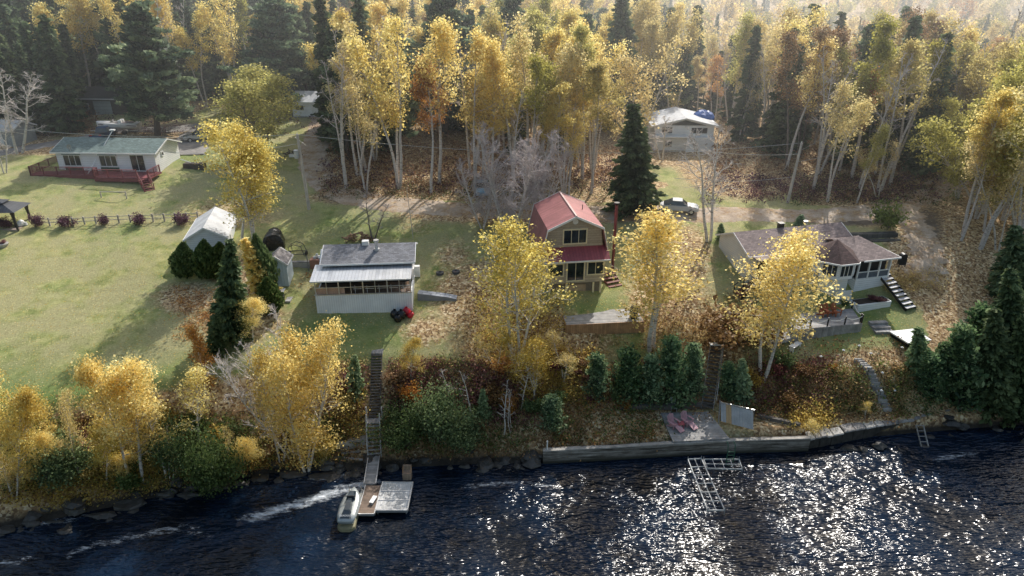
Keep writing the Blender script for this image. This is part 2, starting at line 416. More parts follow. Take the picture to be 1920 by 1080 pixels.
def gen_cedar(seed,Ht=3,w=1.3,nl=3500,leaf='green',ls=.14):
    rng=np.random.default_rng(seed); mb=MB(); mb.tube([(0,0,-.2),(0,0,Ht*.9)],[.06,.02],5)
    u=rng.random(nl)**.8; r=w/2*np.sin(np.pi*np.clip(u*.78+.2,0,1))**1.1*(.55+.55*rng.random(nl)**.7)
    a=rng.random(nl)*6.28; lob=1+.2*np.sin(a*5+u*9+seed)*np.sin(u*21+a*3)
    cen=np.stack([np.cos(a)*r*lob,np.sin(a)*r*lob,.12+u*Ht*.95],1)
    V,Fq=quads(cen,ls,rng,1.5,np.stack([np.cos(a)*.4,np.sin(a)*.4,np.ones(nl)],1))
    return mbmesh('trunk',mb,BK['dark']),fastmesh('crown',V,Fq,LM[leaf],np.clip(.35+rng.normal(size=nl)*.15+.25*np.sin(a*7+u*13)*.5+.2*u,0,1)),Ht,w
LIB={}
def lib(key,fn,*a,**k):
    LIB[key]=fn(*a,**k)
# near golden birches
for i in range(4): lib(f'gold{i}',gen_decid,10+i,11,1+(i%3),.28,2.7,11500,.135,.42,'gold',nb=30,open_=.15)
lib('golddense',gen_decid,21,13,4,.15,2.9,24000,.14,.48,'gold',nb=34,stemspread=.3)
lib('goldopen0',gen_decid,22,12,2,.3,3.0,10500,.135,.36,'gold',nb=34,open_=.28,sub=4,stemspread=.22)
lib('goldopen1',gen_decid,23,12,3,.32,3.3,11500,.135,.38,'gold',nb=32,open_=.28,sub=4,stemspread=.2)
lib('goldopen2',gen_decid,27,12,2,.28,3.2,11500,.135,.38,'gold',nb=34,open_=.25,sub=4,stemspread=.2)
lib('goldsparse0',gen_decid,24,10,1,.35,1.7,3000,.13,.35,'gold',nb=24,open_=.25)
lib('goldsparse1',gen_decid,25,10,2,.35,1.9,4200,.13,.35,'pale',nb=20,open_=.2)
lib('lime0',gen_decid,31,12,3,.2,3.2,22000,.16,.46,'lime',nb=32,stemspread=.3,bark='grey')
lib('lime1',gen_decid,32,14,3,.25,3.2,17000,.17,.42,'lime',nb=30,stemspread=.25)
lib('orange0',gen_decid,33,7,1,.12,1.0,5500,.13,.3,'orange',nb=30)
lib('bare0',gen_decid,41,12,3,.22,2.9,0,.1,.4,None,'birch',nb=30,sub=5,stemspread=.28,twigs=4)
lib('bare1',gen_decid,42,12,5,.15,3.2,0,.1,.4,None,'pale',nb=30,sub=6,stemspread=.45,twigs=5)
lib('bare2',gen_decid,43,10,2,.25,2.2,0,.1,.4,None,'birch',nb=26,sub=5,stemspread=.2,twigs=4)
lib('baregrey',gen_decid,44,12,2,.3,1.9,0,.1,.4,None,'grey',nb=26,sub=5,stemspread=.2,twigs=5)
# forest variants
k=0
rv=random.Random(77)
for kind,leaf,n_,st in (('fg','gold',7,3),('fp','pale',5,3),('fl','lime',4,2),('fo','orange',3,2),('fr','rust',3,3)):
    for i in range(n_):
        lib(f'{kind}{i}',gen_decid,60+k,16,1+(i%st),rv.uniform(.36,.56),rv.uniform(1.5,2.9),int(rv.uniform(6000,10000)),.17,rv.uniform(.34,.5),leaf,'pale' if leaf!='rust' else 'grey',nb=24,sub=3,open_=rv.uniform(.05,.35),stemspread=.13); k+=1
for i in range(4): lib(f'fs{i}',gen_spruce,90+i,15,1.7+.45*i,7000,.42,gap=.55+.1*i,droop=.2+.08*i)
for i in range(3): lib(f'fn{i}',gen_pine,195+i,17,2.8+.4*i,8500,.42,'pine',.25)
for i in range(3): lib(f'fb{i}',gen_decid,98+i,15,1+i,.4,1.6+.3*i,0,.1,.4,None,'pale',nb=22,sub=3,stemspread=.12,twigs=3)
for i in range(2): lib(f'pinebig{i}',gen_pine,100+i,20,4.6,26000,.36,'pine',.16)
for i in range(2): lib(f'spruce{i}',gen_spruce,104+i,12,2.6,13000,.3,gap=.36)
lib('sprucebig',gen_spruce,107,14,3.2,16000,.34,gap=.42)
for i in range(3): lib(f'ypine{i}',gen_pine,110+i,6,1.7,5200,.19,'ypine',.03)
for i in range(2): lib(f'ysp{i}',gen_spruce,114+i,5,1.3,5500,.2,'ypine',gap=.24)
lib('larch',gen_spruce,117,7,1.2,9000,.17,'gold',gap=.22,droop=.1)
for i in range(2): lib(f'cedar{i}',gen_cedar,118+i,3.2,1.7,5000)
lib('sapling0',gen_decid,301,8,2,.3,1.3,0,.1,.4,None,'birch',nb=9,sub=2,stemspread=.22,twigs=1)
lib('sapling1',gen_decid,302,8,1,.3,1.3,0,.1,.4,None,'birch',nb=10,sub=2,twigs=1)
for i in range(2): lib(f'bushbig{i}',gen_shrub,310+i,1.5,1.7,11000,.05,'green',16)
for nm,lf in (('g','green'),('y','gold'),('r','red'),('u','rust'),('p','purple'),('l','lgreen'),('o','orange')):
    for i in range(2): lib(f'sh{nm}{i}',gen_shrub,130+i+ord(nm),1.5,1.7,1900,.11,lf)
def plant(key,name,g,h,w=None,dx=0,rz=None,label='',cat='tree',group=None,ty=0):
    tm,cm,Hn,Wn=LIB[key]; s=h/Hn; sw=s if w is None else w/Wn
    rng=random.Random(int(g.x*97+g.y*31)); rz=rng.random()*6.28 if rz is None else rz
    o=thing(name,g,label,cat,group)
    o.rotation_mode='XYZ'
    M_=Matrix.Translation(g)@Matrix.Rotation(math.atan2(dx,h),4,'Y')@Matrix.Rotation(rz,4,'Z')@Matrix.Diagonal((sw,sw,s,1))
    o.matrix_world=M_
    a=link(tm.name.split('.')[0],tm,o); b=link(cm.name.split('.')[0],cm,o)
    return o
def tree_px(key,name,bx,by,tx,ty,wpx,label,cat='tree',group=None,rz=None):
    """a tree whose foot stands on the ground seen at bx,by; height and lean from where its top shows"""
    g=G(bx,by); h=hgt(g,ty)
    d=g.y*cp+(CH-g.z-h)*sp
    dx=(tx-960)/F*d-g.x
    dm=g.y*cp+(CH-g.z-h*.6)*sp
    return plant(key,name,g,math.hypot(h,dx),wpx*dm/F if wpx else None,dx,rz,label,cat,group)
# ---------------------------------------------------------------- ground masks
def pip(px,py,poly):
    inside=np.zeros(px.shape,bool); n=len(poly)
    for i in range(n):
        x0,y0=poly[i]; x1,y1=poly[(i+1)%n]
        c=((y0>py)!=(y1>py))&(px<(x1-x0)*(py-y0)/((y1-y0) if y1!=y0 else 1e-9)+x0); inside^=c
    return inside
CLEAR=[(-2000,262),(0,262),(70,262),(130,252),(165,222),(215,212),(300,235),(380,205),(420,210),(600,208),(606,300),(640,352),(720,372),(860,376),(1060,378),(1200,376),
       (1255,345),(1190,330),(1185,275),(1200,236),(1330,238),(1500,336),(1500,382),(1620,388),(1690,360),(1760,335),(1800,360),(1800,430),(1730,560),(1740,640),(1690,700),
       (1690,1200),(-2000,1200)]
ELL=[ # px,py,rx,ry : leaf litter  (strength)
 (460,520,90,70,.6),(450,600,140,60,.55),(900,560,120,100,.72),(850,480,60,50,.45),(1000,640,180,70,.85),(1330,640,80,80,.9),(1250,560,100,100,.7),(1290,480,60,80,.7),
 (1750,470,90,110,1.5),(1640,400,110,30,.9),(1400,295,130,75,1.8),(1150,345,40,30,.9),(1260,285,110,28,1.4),(250,260,140,25,1.3),(60,275,110,18,1.0),(820,320,90,40,1.2),(700,370,140,16,1.0),(1000,400,240,26,.9),
 (430,400,150,45,.45),(150,640,200,60,.12),(240,500,180,40,.12),(1050,740,160,60,.7),(1170,800,130,40,1.0),(1450,800,80,25,.7),(350,560,80,40,.7),(800,620,70,40,.6),(1640,350,150,30,1.0),
 (620,250,60,60,.6),(1180,300,60,60,.6),(870,400,150,20,.9),(1400,345,120,20,.6),(780,420,60,40,.35)]
DIRT=[(600,300,32,70,.8),(640,365,60,25,.6),(350,240,120,14,.7),(430,235,90,10,.7),(1600,412,150,14,.8),(1740,440,40,80,.6),(830,330,80,20,.5)]
def ellsum(px,py,L):
    r=np.zeros(px.shape)
    for cx,cy,rx,ry,s in L:
        r=np.maximum(r,s*np.clip(1.25-np.sqrt(((px-cx)/rx)**2+((py-cy)/ry)**2),0,1)*1.25)
    return np.clip(r,0,1)
def axis(segs):
    out=[]
    for a,b,st in segs: out+=list(np.arange(a,b,st))
    return np.array(out+[segs[-1][1]])
xs=axis([(-900,-160,60),(-160,-66,4),(-66,62,.5),(62,160,4),(160,900,60)])
ys=axis([(-400,20,30),(20,34,1),(34,64,.4),(64,115,.7),(115,240,3),(240,500,12),(500,1500,80)])
GX,GY=np.meshgrid(xs,ys); GZ=hraw(GX,GY)
rngg=np.random.default_rng(3)
GZ+=rngg.normal(size=GZ.shape)*.02
nx,ny=len(xs),len(ys)
V=np.stack([GX,GY,GZ],-1).reshape(-1,3)
ii=np.arange(nx*ny).reshape(ny,nx)
Fq=np.stack([ii[:-1,:-1],ii[:-1,1:],ii[1:,1:],ii[1:,:-1]],-1).reshape(-1,4)
def groundmat():
    m,nt,p=ntree('ground_surface')
    at=nd(nt,'ShaderNodeAttribute',attribute_name='mask'); se=nd(nt,'ShaderNodeSeparateColor'); nt.links.new(at.outputs['Color'],se.inputs[0])
    co=objco(nt)
    nA=noise(nt,.12,5,co); nB=noise(nt,.8,6,co,.65); nC=noise(nt,6,4,co,.7)
    g1=ramp(nt,nB,[(.3,(.16,.20,.075)),(.5,(.30,.32,.14)),(.7,(.48,.45,.24))])
    g2=ramp(nt,nA,[(.38,(.5,.56,.42)),(.62,(.66,.6,.5))])
    grass=mix(nt,.55,g1,g2,'OVERLAY')
    dry=ramp(nt,noise(nt,.3,4,co),[(.40,(0,0,0)),(.56,(1,1,1))])
    grass=mix(nt,dry,grass,mix(nt,nC,(.32,.31,.14),(.46,.42,.24)))
    fresh=nd(nt,'ShaderNodeMapRange'); nt.links.new(at.outputs['Alpha'],fresh.inputs[0]); fresh.inputs[1].default_value=0; fresh.inputs[2].default_value=1
    grass=mix(nt,fresh.outputs[0],grass,mix(nt,nB,(.07,.14,.03),(.18,.27,.08)))
    grass=mix(nt,.5,grass,ramp(nt,nC,[(.3,(.3,.3,.3)),(.7,(.7,.7,.7))]),'OVERLAY')
    def vor(sc):
        v=nd(nt,'ShaderNodeTexVoronoi'); v.inputs['Scale'].default_value=sc; nt.links.new(co,v.inputs['Vector']); return v
    v1=vor(5.5); v2=vor(3.1)
    lc=nd(nt,'ShaderNodeSeparateColor'); nt.links.new(v1.outputs['Color'],lc.inputs[0])
    litter=ramp(nt,lc.outputs[0],[(0,(.15,.095,.055)),(.3,(.34,.22,.12)),(.6,(.52,.37,.21)),(.85,(.68,.53,.32)),(1,(.8,.7,.5))])
    litter=mix(nt,.6,litter,ramp(nt,nC,[(.3,(.28,.28,.28)),(.7,(.68,.66,.62))]),'OVERLAY')
    # litter coverage, broken up
    def thr(a,b,lo,hi):
        s=nd(nt,'ShaderNodeMath',operation='ADD'); nt.links.new(a,s.inputs[0]); nt.links.new(b,s.inputs[1])
        r=nd(nt,'ShaderNodeMapRange'); nt.links.new(s.outputs[0],r.inputs[0]); r.inputs[1].default_value=lo; r.inputs[2].default_value=hi; return r.outputs[0]
    nL=noise(nt,1.6,6,co,.75)
    cov=thr(se.outputs[1],nL,.78,1.12)
    c=mix(nt,cov,grass,litter)
    # single fallen leaves
    sp1=nd(nt,'ShaderNodeMath',operation='LESS_THAN'); nt.links.new(v1.outputs['Distance'],sp1.inputs[0]); sp1.inputs[1].default_value=.26
    gt=nd(nt,'ShaderNodeMath',operation='GREATER_THAN'); nt.links.new(lc.outputs[1],gt.inputs[0])
    dm=nd(nt,'ShaderNodeMapRange'); nt.links.new(noise(nt,.25,4,co),dm.inputs[0]); dm.inputs[1].default_value=.35; dm.inputs[2].default_value=.65; dm.inputs[3].default_value=.78; dm.inputs[4].default_value=.42
    nt.links.new(dm.outputs[0],gt.inputs[1])
    ml=nd(nt,'ShaderNodeMath',operation='MULTIPLY'); nt.links.new(sp1.outputs[0],ml.inputs[0]); nt.links.new(gt.outputs[0],ml.inputs[1])
    c=mix(nt,ml.outputs[0],c,ramp(nt,lc.outputs[2],[(0,(.4,.24,.05)),(.6,(.6,.45,.12)),(1,(.7,.6,.35))]))
    dirt=ramp(nt,nB,[(.3,(.11,.085,.065)),(.7,(.24,.2,.155))]); dirt=mix(nt,.5,dirt,ramp(nt,nC,[(.3,(.35,.35,.35)),(.7,(.65,.65,.65))]),'OVERLAY')
    c=mix(nt,thr(se.outputs[2],nL,.8,1.15),c,dirt)
    # rock / mud low on the bank and under water
    sz=nd(nt,'ShaderNodeSeparateXYZ'); nt.links.new(co,sz.inputs[0])
    rz_=nd(nt,'ShaderNodeMapRange'); nt.links.new(sz.outputs[2],rz_.inputs[0]); rz_.inputs[1].default_value=.9; rz_.inputs[2].default_value=.3
    c=mix(nt,rz_.outputs[0],c,ramp(nt,nB,[(.3,(.02,.018,.015)),(.7,(.07,.06,.05))]))
    nt.links.new(c,p.inputs['Base Color']); p.inputs['Roughness'].default_value=.95; p.inputs['Specular IOR Level'].default_value=.1
    bump(nt,p,noise(nt,9,5,co,.8),.9,.12); return m
gm=fastmesh('ground',V,Fq,groundmat())
PX,PY=proj(V[:,0],V[:,1],V[:,2])
S_=V[:,1]-shore(V[:,0])
clear=pip(PX,PY,CLEAR)&(V[:,1]>30)&(V[:,1]<125)
leafm=ellsum(PX,PY,ELL); leafm=np.where(clear,leafm,.95)
bank=np.clip((7.0-S_)/1.5,0,1)*(S_<8)
terr=(V[:,0]>14)&(V[:,0]<24)&(S_<4)
leafm=np.maximum(leafm,bank*np.where(terr,.45,.8))
dirtm=ellsum(PX,PY,DIRT)*clear
lawnm=clear.astype(float)
freshm=np.clip(np.where(V[:,0]<-22,(50.5-V[:,1])/8,0),0,.85)+.6*ellsum(PX,PY,[(650,630,150,60,1),(1620,600,130,60,1),(1140,575,80,30,1),(700,430,200,40,.6),(350,290,60,25,1)])
freshm=np.clip(freshm+rngg.normal(size=len(V))*.05,0,1)
ca=gm.attributes.new('mask','FLOAT_COLOR','POINT')
ca.data.foreach_set('color',np.stack([lawnm,leafm,dirtm,freshm],-1).astype(np.float32).ravel())
for p_ in gm.polygons: p_.use_smooth=True
tag(link('ground',gm),kind='structure')
# roads: draped strips with ragged edges
def drape(name,pts,width,mat,lift=.09,px=True,rag=.35,n=140):
    W=[G(*p) for p in pts] if px else [Vector((*p,0)) for p in pts]
    A=np.array([(w.x,w.y) for w in W]); 
    # catmull
    P=[]
    for i in range(len(A)-1):
        p0=A[max(i-1,0)];p1=A[i];p2=A[i+1];p3=A[min(i+2,len(A)-1)]
        for t in np.linspace(0,1,18,endpoint=False):
            P.append(.5*((2*p1)+(-p0+p2)*t+(2*p0-5*p1+4*p2-p3)*t*t+(-p0+3*p1-3*p2+p3)*t**3))
    P.append(A[-1]); P=np.array(P); T=np.gradient(P,axis=0); T/=np.linalg.norm(T,axis=1)[:,None]+1e-9
    Nn=np.stack([-T[:,1],T[:,0]],1); rng=np.random.default_rng(len(pts))
    m=9; rows=[]
    for i in range(len(P)):
        wl=width/2+rng.normal()*rag*.4; wr=width/2+rng.normal()*rag*.4
        for k in range(m):
            u=-1+2*k/(m-1); q=P[i]+Nn[i]*(u*(wl if u<0 else wr)); e=lift if abs(u)<.8 else (-.05 if abs(u)>.99 else lift*.5)
            rows.append((q[0],q[1],H(q[0],q[1])+e-.02*(1 if .3<abs(u)<.7 else 0)))
    n_=len(P); ii=np.arange(n_*m).reshape(n_,m)
    Fq=np.stack([ii[:-1,:-1],ii[:-1,1:],ii[1:,1:],ii[1:,:-1]],-1).reshape(-1,4)
    me=fastmesh(name,np.array(rows),Fq,mat)
    o=link(name,me); return tag(o,kind='structure')
def roadmat():
    m,nt,p=ntree('gravel_track'); co=objco(nt)
    n=noise(nt,.5,6,co,.7); n2=noise(nt,7,4,co,.75)
    c=ramp(nt,n,[(.3,(.34,.26,.19)),(.5,(.47,.38,.29)),(.7,(.60,.52,.43))])
    c=mix(nt,.6,c,ramp(nt,n2,[(.3,(.3,.3,.3)),(.7,(.68,.66,.64))]),'OVERLAY')
    v=nd(nt,'ShaderNodeTexVoronoi'); v.inputs['Scale'].default_value=5; nt.links.new(co,v.inputs['Vector'])
    s=nd(nt,'ShaderNodeSeparateColor'); nt.links.new(v.outputs['Color'],s.inputs[0])
    lf=ramp(nt,s.outputs[0],[(.0,(.18,.09,.04)),(.6,(.38,.22,.09)),(1,(.5,.36,.15))])
    cv=ramp(nt,noise(nt,.6,6,co,.8),[(.47,(0,0,0)),(.6,(.8,.8,.8))])
    c=mix(nt,cv,c,lf)
    nt.links.new(c,p.inputs['Base Color']); p.inputs['Roughness'].default_value=.95; bump(nt,p,n2,.6,.06); return m
RM=roadmat()
drape('gravel_road',[(600,190),(606,225),(595,262),(588,300),(612,346),(690,376),(820,390),(1000,398),(1200,399),(1400,402),(1560,404),(1680,388),(1760,352),(1840,300)],4.3,RM)
PM=M('grey_asphalt_drive',(.26,.245,.23),.9,.3,.8)
drape('driveway',[(-160,330),(0,288),(110,268),(210,248),(320,243),(400,236),(500,222),(590,214)],3.4,PM,.12)
drape('parking_pad',[(345,292),(362,262),(400,238)],5.5,PM,.14)
drape('leafy_drive',[(1690,392),(1722,430),(1738,480),(1725,530)],3.6,RM,.10,rag=.8)
# ---------------------------------------------------------------- river
def watermat():
    m,nt,p=ntree('river_water'); co=objco(nt,(1,1,1),(0,0,R(-12)))
    cs=objco(nt,(.55,1.5,1),(0,0,R(-12)))
    p.inputs['Roughness'].default_value=.165; p.inputs['IOR'].default_value=1.33
    n1=noise(nt,.8,1,cs,.5); n2=noise(nt,2.7,1.4,cs,.55); n3=noise(nt,.22,3,co)
    a=nd(nt,'ShaderNodeMath',operation='MULTIPLY'); nt.links.new(n1,a.inputs[0]); a.inputs[1].default_value=.6
    b=nd(nt,'ShaderNodeMath',operation='MULTIPLY_ADD'); nt.links.new(n2,b.inputs[0]); b.inputs[1].default_value=.36; nt.links.new(a.outputs[0],b.inputs[2])
    # calmer and rougher patches
    pm=nd(nt,'ShaderNodeMapRange'); nt.links.new(n3,pm.inputs[0]); pm.inputs[1].default_value=.35; pm.inputs[2].default_value=.65; pm.inputs[3].default_value=.55; pm.inputs[4].default_value=1.2
    c2=nd(nt,'ShaderNodeMath',operation='MULTIPLY'); nt.links.new(b.outputs[0],c2.inputs[0]); nt.links.new(pm.outputs[0],c2.inputs[1])
    bn=nd(nt,'ShaderNodeBump'); bn.inputs['Strength'].default_value=1; bn.inputs['Distance'].default_value=.56
    nt.links.new(c2.outputs[0],bn.inputs['Height']); nt.links.new(bn.outputs[0],p.inputs['Normal'])
    painted_glint=nd(nt,'ShaderNodeAttribute',attribute_name='painted_glint')
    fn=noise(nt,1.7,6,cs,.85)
    s=nd(nt,'ShaderNodeMath',operation='ADD'); nt.links.new(painted_glint.outputs['Fac'],s.inputs[0]); nt.links.new(fn,s.inputs[1])
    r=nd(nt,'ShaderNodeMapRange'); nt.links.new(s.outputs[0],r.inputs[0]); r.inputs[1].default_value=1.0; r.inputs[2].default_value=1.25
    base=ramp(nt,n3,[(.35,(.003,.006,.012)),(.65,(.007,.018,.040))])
    nt.links.new(mix(nt,r.outputs[0],base,(.75,.8,.85)),p.inputs['Base Color'])  # glints on current edges painted as pale, foam-like base colour
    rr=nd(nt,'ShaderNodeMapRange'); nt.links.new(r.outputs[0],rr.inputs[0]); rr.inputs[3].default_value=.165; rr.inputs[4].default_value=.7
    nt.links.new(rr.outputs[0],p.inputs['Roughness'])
    return m
wx=axis([(-900,-60,60),(-60,60,.6),(60,900,60)]); wy=axis([(-400,20,30),(20,56,.4),(56,70,7)])
WX,WY=np.meshgrid(wx,wy); WV=np.stack([WX,WY,np.zeros_like(WX)],-1).reshape(-1,3)
ii=np.arange(WX.size).reshape(WX.shape); WF=np.stack([ii[:-1,:-1],ii[:-1,1:],ii[1:,1:],ii[1:,:-1]],-1).reshape(-1,4)
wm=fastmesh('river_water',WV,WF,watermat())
GLINT_STREAKS=[[(0,1056),(60,1050)],[(130,1040),(180,1020),(260,1005),(330,990)],[(450,972),(480,968)],[(480,968),(560,945),(620,925),(700,903)],[(160,968),(60,985)],[(870,912),(960,905),(1040,912)],[(1755,862),(1830,850)],[(340,985),(400,1010)],[(560,900),(650,892)]]  # lines where glints on the current are painted as whitish streaks
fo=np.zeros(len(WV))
for line in GLINT_STREAKS:
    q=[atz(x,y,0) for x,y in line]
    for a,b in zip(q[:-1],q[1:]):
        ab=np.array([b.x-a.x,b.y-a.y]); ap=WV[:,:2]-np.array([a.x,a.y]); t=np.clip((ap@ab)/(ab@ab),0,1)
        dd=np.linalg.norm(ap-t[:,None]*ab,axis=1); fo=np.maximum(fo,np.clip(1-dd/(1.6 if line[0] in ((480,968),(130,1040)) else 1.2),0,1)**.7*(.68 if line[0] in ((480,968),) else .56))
fa=wm.attributes.new('painted_glint','FLOAT','POINT'); fa.data.foreach_set('value',fo.astype(np.float32))
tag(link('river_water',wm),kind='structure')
# ---------------------------------------------------------------- light, sky, camera
AZ,EL=R(22),R(40)
w=bpy.data.worlds.new('World'); scn.world=w; w.use_nodes=True; nt=w.node_tree
sky=nt.nodes.new('ShaderNodeTexSky'); sky.sky_type='NISHITA'; sky.sun_disc=False; sky.sun_elevation=EL; sky.sun_rotation=AZ; sky.air_density=1.7; sky.dust_density=4.0; sky.ozone_density=1.5
nt.links.new(sky.outputs[0],nt.nodes['Background'].inputs[0]); nt.nodes['Background'].inputs[1].default_value=.15
L=bpy.data.lights.new('sun','SUN'); L.energy=5; L.angle=R(.5); L.color=(1,.955,.89)
lo=bpy.data.objects.new('sun',L); COL.objects.link(lo)
dv=Vector((math.sin(AZ)*math.cos(EL),math.cos(AZ)*math.cos(EL),math.sin(EL)))
lo.rotation_euler=(-dv).to_track_quat('-Z','Y').to_euler()
cam=bpy.data.cameras.new('camera'); cam.lens=24; cam.sensor_width=36; cam.clip_end=3000; cam.clip_start=.5
co_=bpy.data.objects.new('camera',cam); COL.objects.link(co_); co_.location=(0,0,CH); co_.rotation_euler=(R(90)-PITCH,0,0)
scn.camera=co_
scn.render.resolution_x=1920; scn.render.resolution_y=1080
scn.view_settings.view_transform='Standard'; scn.view_settings.look='None'; scn.view_settings.exposure=0
scn.render.engine='CYCLES'
# thin haze filling the valley air
hz=MB().box(-700,700,58,900,-1.5,42)
hm=bpy.data.materials.new('valley_haze'); hm.use_nodes=True; hn=hm.node_tree; hn.nodes.remove(hn.nodes['Principled BSDF'])
vs=hn.nodes.new('ShaderNodeVolumeScatter'); vs.inputs['Color'].default_value=(.93,.97,1,1); vs.inputs['Density'].default_value=HAZE; vs.inputs['Anisotropy'].default_value=.5
hn.links.new(vs.outputs[0],hn.nodes['Material Output'].inputs['Volume'])
tag(hz.build('haze',hm),kind='structure')
scn.cycles.volume_max_steps=64
# ---------------------------------------------------------------- trees placed one by one
HERO=[]
def T(key,name,bx,by,tx,ty,wpx,label,cat='tree',group=None,rz=None):
    HERO.append((bx,by)); return tree_px(key,name,bx,by,tx,ty,wpx,label,cat,group,rz)
T('gold1','birch_tree',28,935,5,705,110,'golden birch with two white stems at the far left end of the river bank','birch')
T('gold0','birch_tree',52,905,50,712,80,'golden birch just right of the leftmost bank birch','birch')
T('goldsparse1','birch_tree',155,905,112,722,80,'thin leaning birch with a sparse yellow crown on the left bank','birch')
T('gold0','birch_tree',246,912,195,664,105,'tall golden birch at the left of the bank group below the big lawn','birch')
T('gold3','birch_tree',268,905,245,672,110,'full golden birch in the middle of the bank group below the lawn','birch')
T('goldsparse0','birch_tree',313,900,282,735,75,'small thin birch with bare lower twigs right of the golden bank group','birch')
T('goldsparse0','birch_tree',385,862,342,700,85,'slender birch with few yellow leaves above the overhanging green bush','birch')
T('orange0','larch_tree',388,738,380,618,52,'narrow orange tree standing at the edge of the lawn shadow','tree')
T('bare0','bare_birch_tree',548,862,430,600,150,'nearly leafless white birch leaning left beside the big golden bank tree','birch')
T('golddense','birch_tree',575,884,555,600,150,'large dense golden tree beside the dock staircase','birch')
T('gold2','birch_tree',528,870,500,640,100,'golden tree filling the left side of the dense crown by the staircase','birch')
T('gold0','birch_tree',474,640,470,552,58,'small bright yellow tree below the dark spruce row','birch')
T('goldopen2','birch_tree',478,468,455,228,142,'large golden birch with several white stems beside the white shed','birch')
T('gold3','birch_tree',455,458,490,262,90,'golden birch stem leaning right in the clump behind the white shed','birch')
T('lime0','round_tree',492,296,472,130,140,'round yellow green tree next to the silver car drive','tree')
T('goldopen1','birch_tree',968,692,965,412,175,'tall pale golden birch in front of the red roofed house, left side','birch')
T('goldopen0','birch_tree',1222,655,1238,388,185,'pale yellow birch with forked white trunk at the right end of the wood platform','birch')
T('goldopen2','birch_tree',1430,708,1452,446,185,'golden birch with crooked white trunk in front of the grey roofed bungalow','birch')
T('bare2','bare_birch_tree',1328,452,1325,232,110,'leafless white birch with two stems beside the road behind the grey roofed bungalow','birch')
T('bare1','bare_tree_clump',958,446,958,240,200,'wide clump of bare pale branches beside the red roof','tree')
T('bare1','bare_tree_clump',905,428,900,300,110,'low bare clump with tangled pale twigs near the road bend','tree')
T('bare1','bare_tree_clump',1010,420,1015,262,120,'bare pale tree rising just left of the red gambrel roof','tree')
T('bare2','bare_birch_tree',38,288,28,128,100,'bare white birch with fanned stems at the far left behind the lawn','birch')
T('bare2','bare_birch_tree',10,325,-6,200,50,'bare white birch cut by the left picture edge','birch')
T('sprucebig','spruce_tree',1188,398,1188,190,118,'lone dark spruce standing behind the red roofed house','spruce')
T('pinebig0','pine_tree',296,254,268,-4,165,'huge broad pine beside the motorboat and the silver car','pine')
T('pinebig1','pine_tree',505,212,505,-15,150,'big dark pine behind the round yellow green tree','pine')
T('pinebig0','pine_tree',835,250,835,-30,175,'big blue green pine towering in the middle of the forest','pine')
T('fn0','pine_tree',745,300,735,60,110,'olive tinged pine left of the big middle pine','pine')
T('sprucebig','spruce_tree',1168,240,1165,-25,115,'tall hazy spruce left of the white hillside house','spruce')
T('cedar0','cedar_tree',345,520,343,455,44,'low rounded cedar in front of the white shed, leftmost of the row','cedar')
T('cedar1','cedar_tree',386,522,382,450,44,'pointed cedar right in front of the white shed door wall','cedar')
T('cedar0','cedar_tree',408,520,412,455,44,'cedar tucked between the white shed and the dark spruce','cedar')
T('spruce0','spruce_tree',432,640,432,444,90,'dark spruce at the foot of the cedar row, tallest there','spruce')
T('spruce1','spruce_tree',405,668,408,585,46,'small dark spruce in the shadow below the tall cedar row spruce','spruce')
T('larch','larch_tree',505,570,456,447,60,'bright orange larch leaning left between two green cedars','larch')
T('cedar1','cedar_tree',503,560,478,440,48,'tall green cedar leaning left beside the orange larch','cedar')
T('cedar0','cedar_tree',508,588,500,520,44,'green bushy cedar beside the covered grill','cedar')
T('gold0','birch_tree',770,712,768,634,44,'small yellow tree right of the top of the dock staircase','birch')
T('ysp0','spruce_tree',665,745,665,664,42,'small green spruce left of the long dock staircase','spruce')
T('ysp1','spruce_tree',908,790,905,728,34,'little spruce among the red bank brush','spruce')
PN='young pines along the top of the river bank'
T('ypine0','pine_tree',1120,742,1118,660,56,'bushy young pine, leftmost of the row below the wood platform','pine',PN)
T('ypine1','pine_tree',1180,748,1180,652,68,'bushy young pine second from left below the wood platform','pine',PN)
T('ypine2','pine_tree',1222,757,1222,662,58,'bushy young pine under the forked birch trunk','pine',PN)
T('ypine0','pine_tree',1262,753,1260,628,76,'tallest of the young pines on the bank, beside the lower stairs','pine',PN)
T('ypine1','pine_tree',1300,742,1300,640,50,'young pine just left of the stairs to the lower deck','pine',PN)
T('ypine2','pine_tree',1364,748,1366,676,44,'small bright pine just right of the stairs to the lower deck','pine',PN)
T('ysp0','pine_tree',1392,752,1392,672,48,'small young conifer above the leaning plank panel','pine',PN)
T('ypine0','pine_tree',1035,800,1035,740,54,'low blue green pine alone on the rusty bank above the retaining wall','pine',PN)
CN='dark conifers at the lower right'
for bx,by,tx,ty,w_,k_,lb in ((1722,700,1722,612,56,'ysp0','small dark spruce beside the white slab, leftmost of the lower right conifers'),
  (1745,745,1748,660,62,'ypine1','dark young pine below the white slab'),
  (1800,758,1800,604,88,'ypine2','tall bushy pine in the lower right conifer group, left half'),
  (1862,768,1862,574,104,'spruce1','broad spruce in the middle of the lower right conifer group'),
  (1915,785,1915,590,98,'spruce0','broad dark spruce cut by the right edge in the lower right group'),
  (1770,735,1775,640,60,'ypine0','mid sized pine between the slab spruce and the tall pine'),
  (1890,700,1893,500,110,'spruce0','dark spruce standing behind the lower right conifer group'),
  (1835,700,1838,570,80,'ypine1','bushy pine half hidden behind the lower right conifer group'),
  (1900,560,1902,420,100,'spruce1','dark spruce in the shade under the big right hand yellow trees')):
    T(k_,'spruce_tree' if 'spruce' in lb else 'pine_tree',bx,by,tx,ty,w_,lb,'conifer',CN)
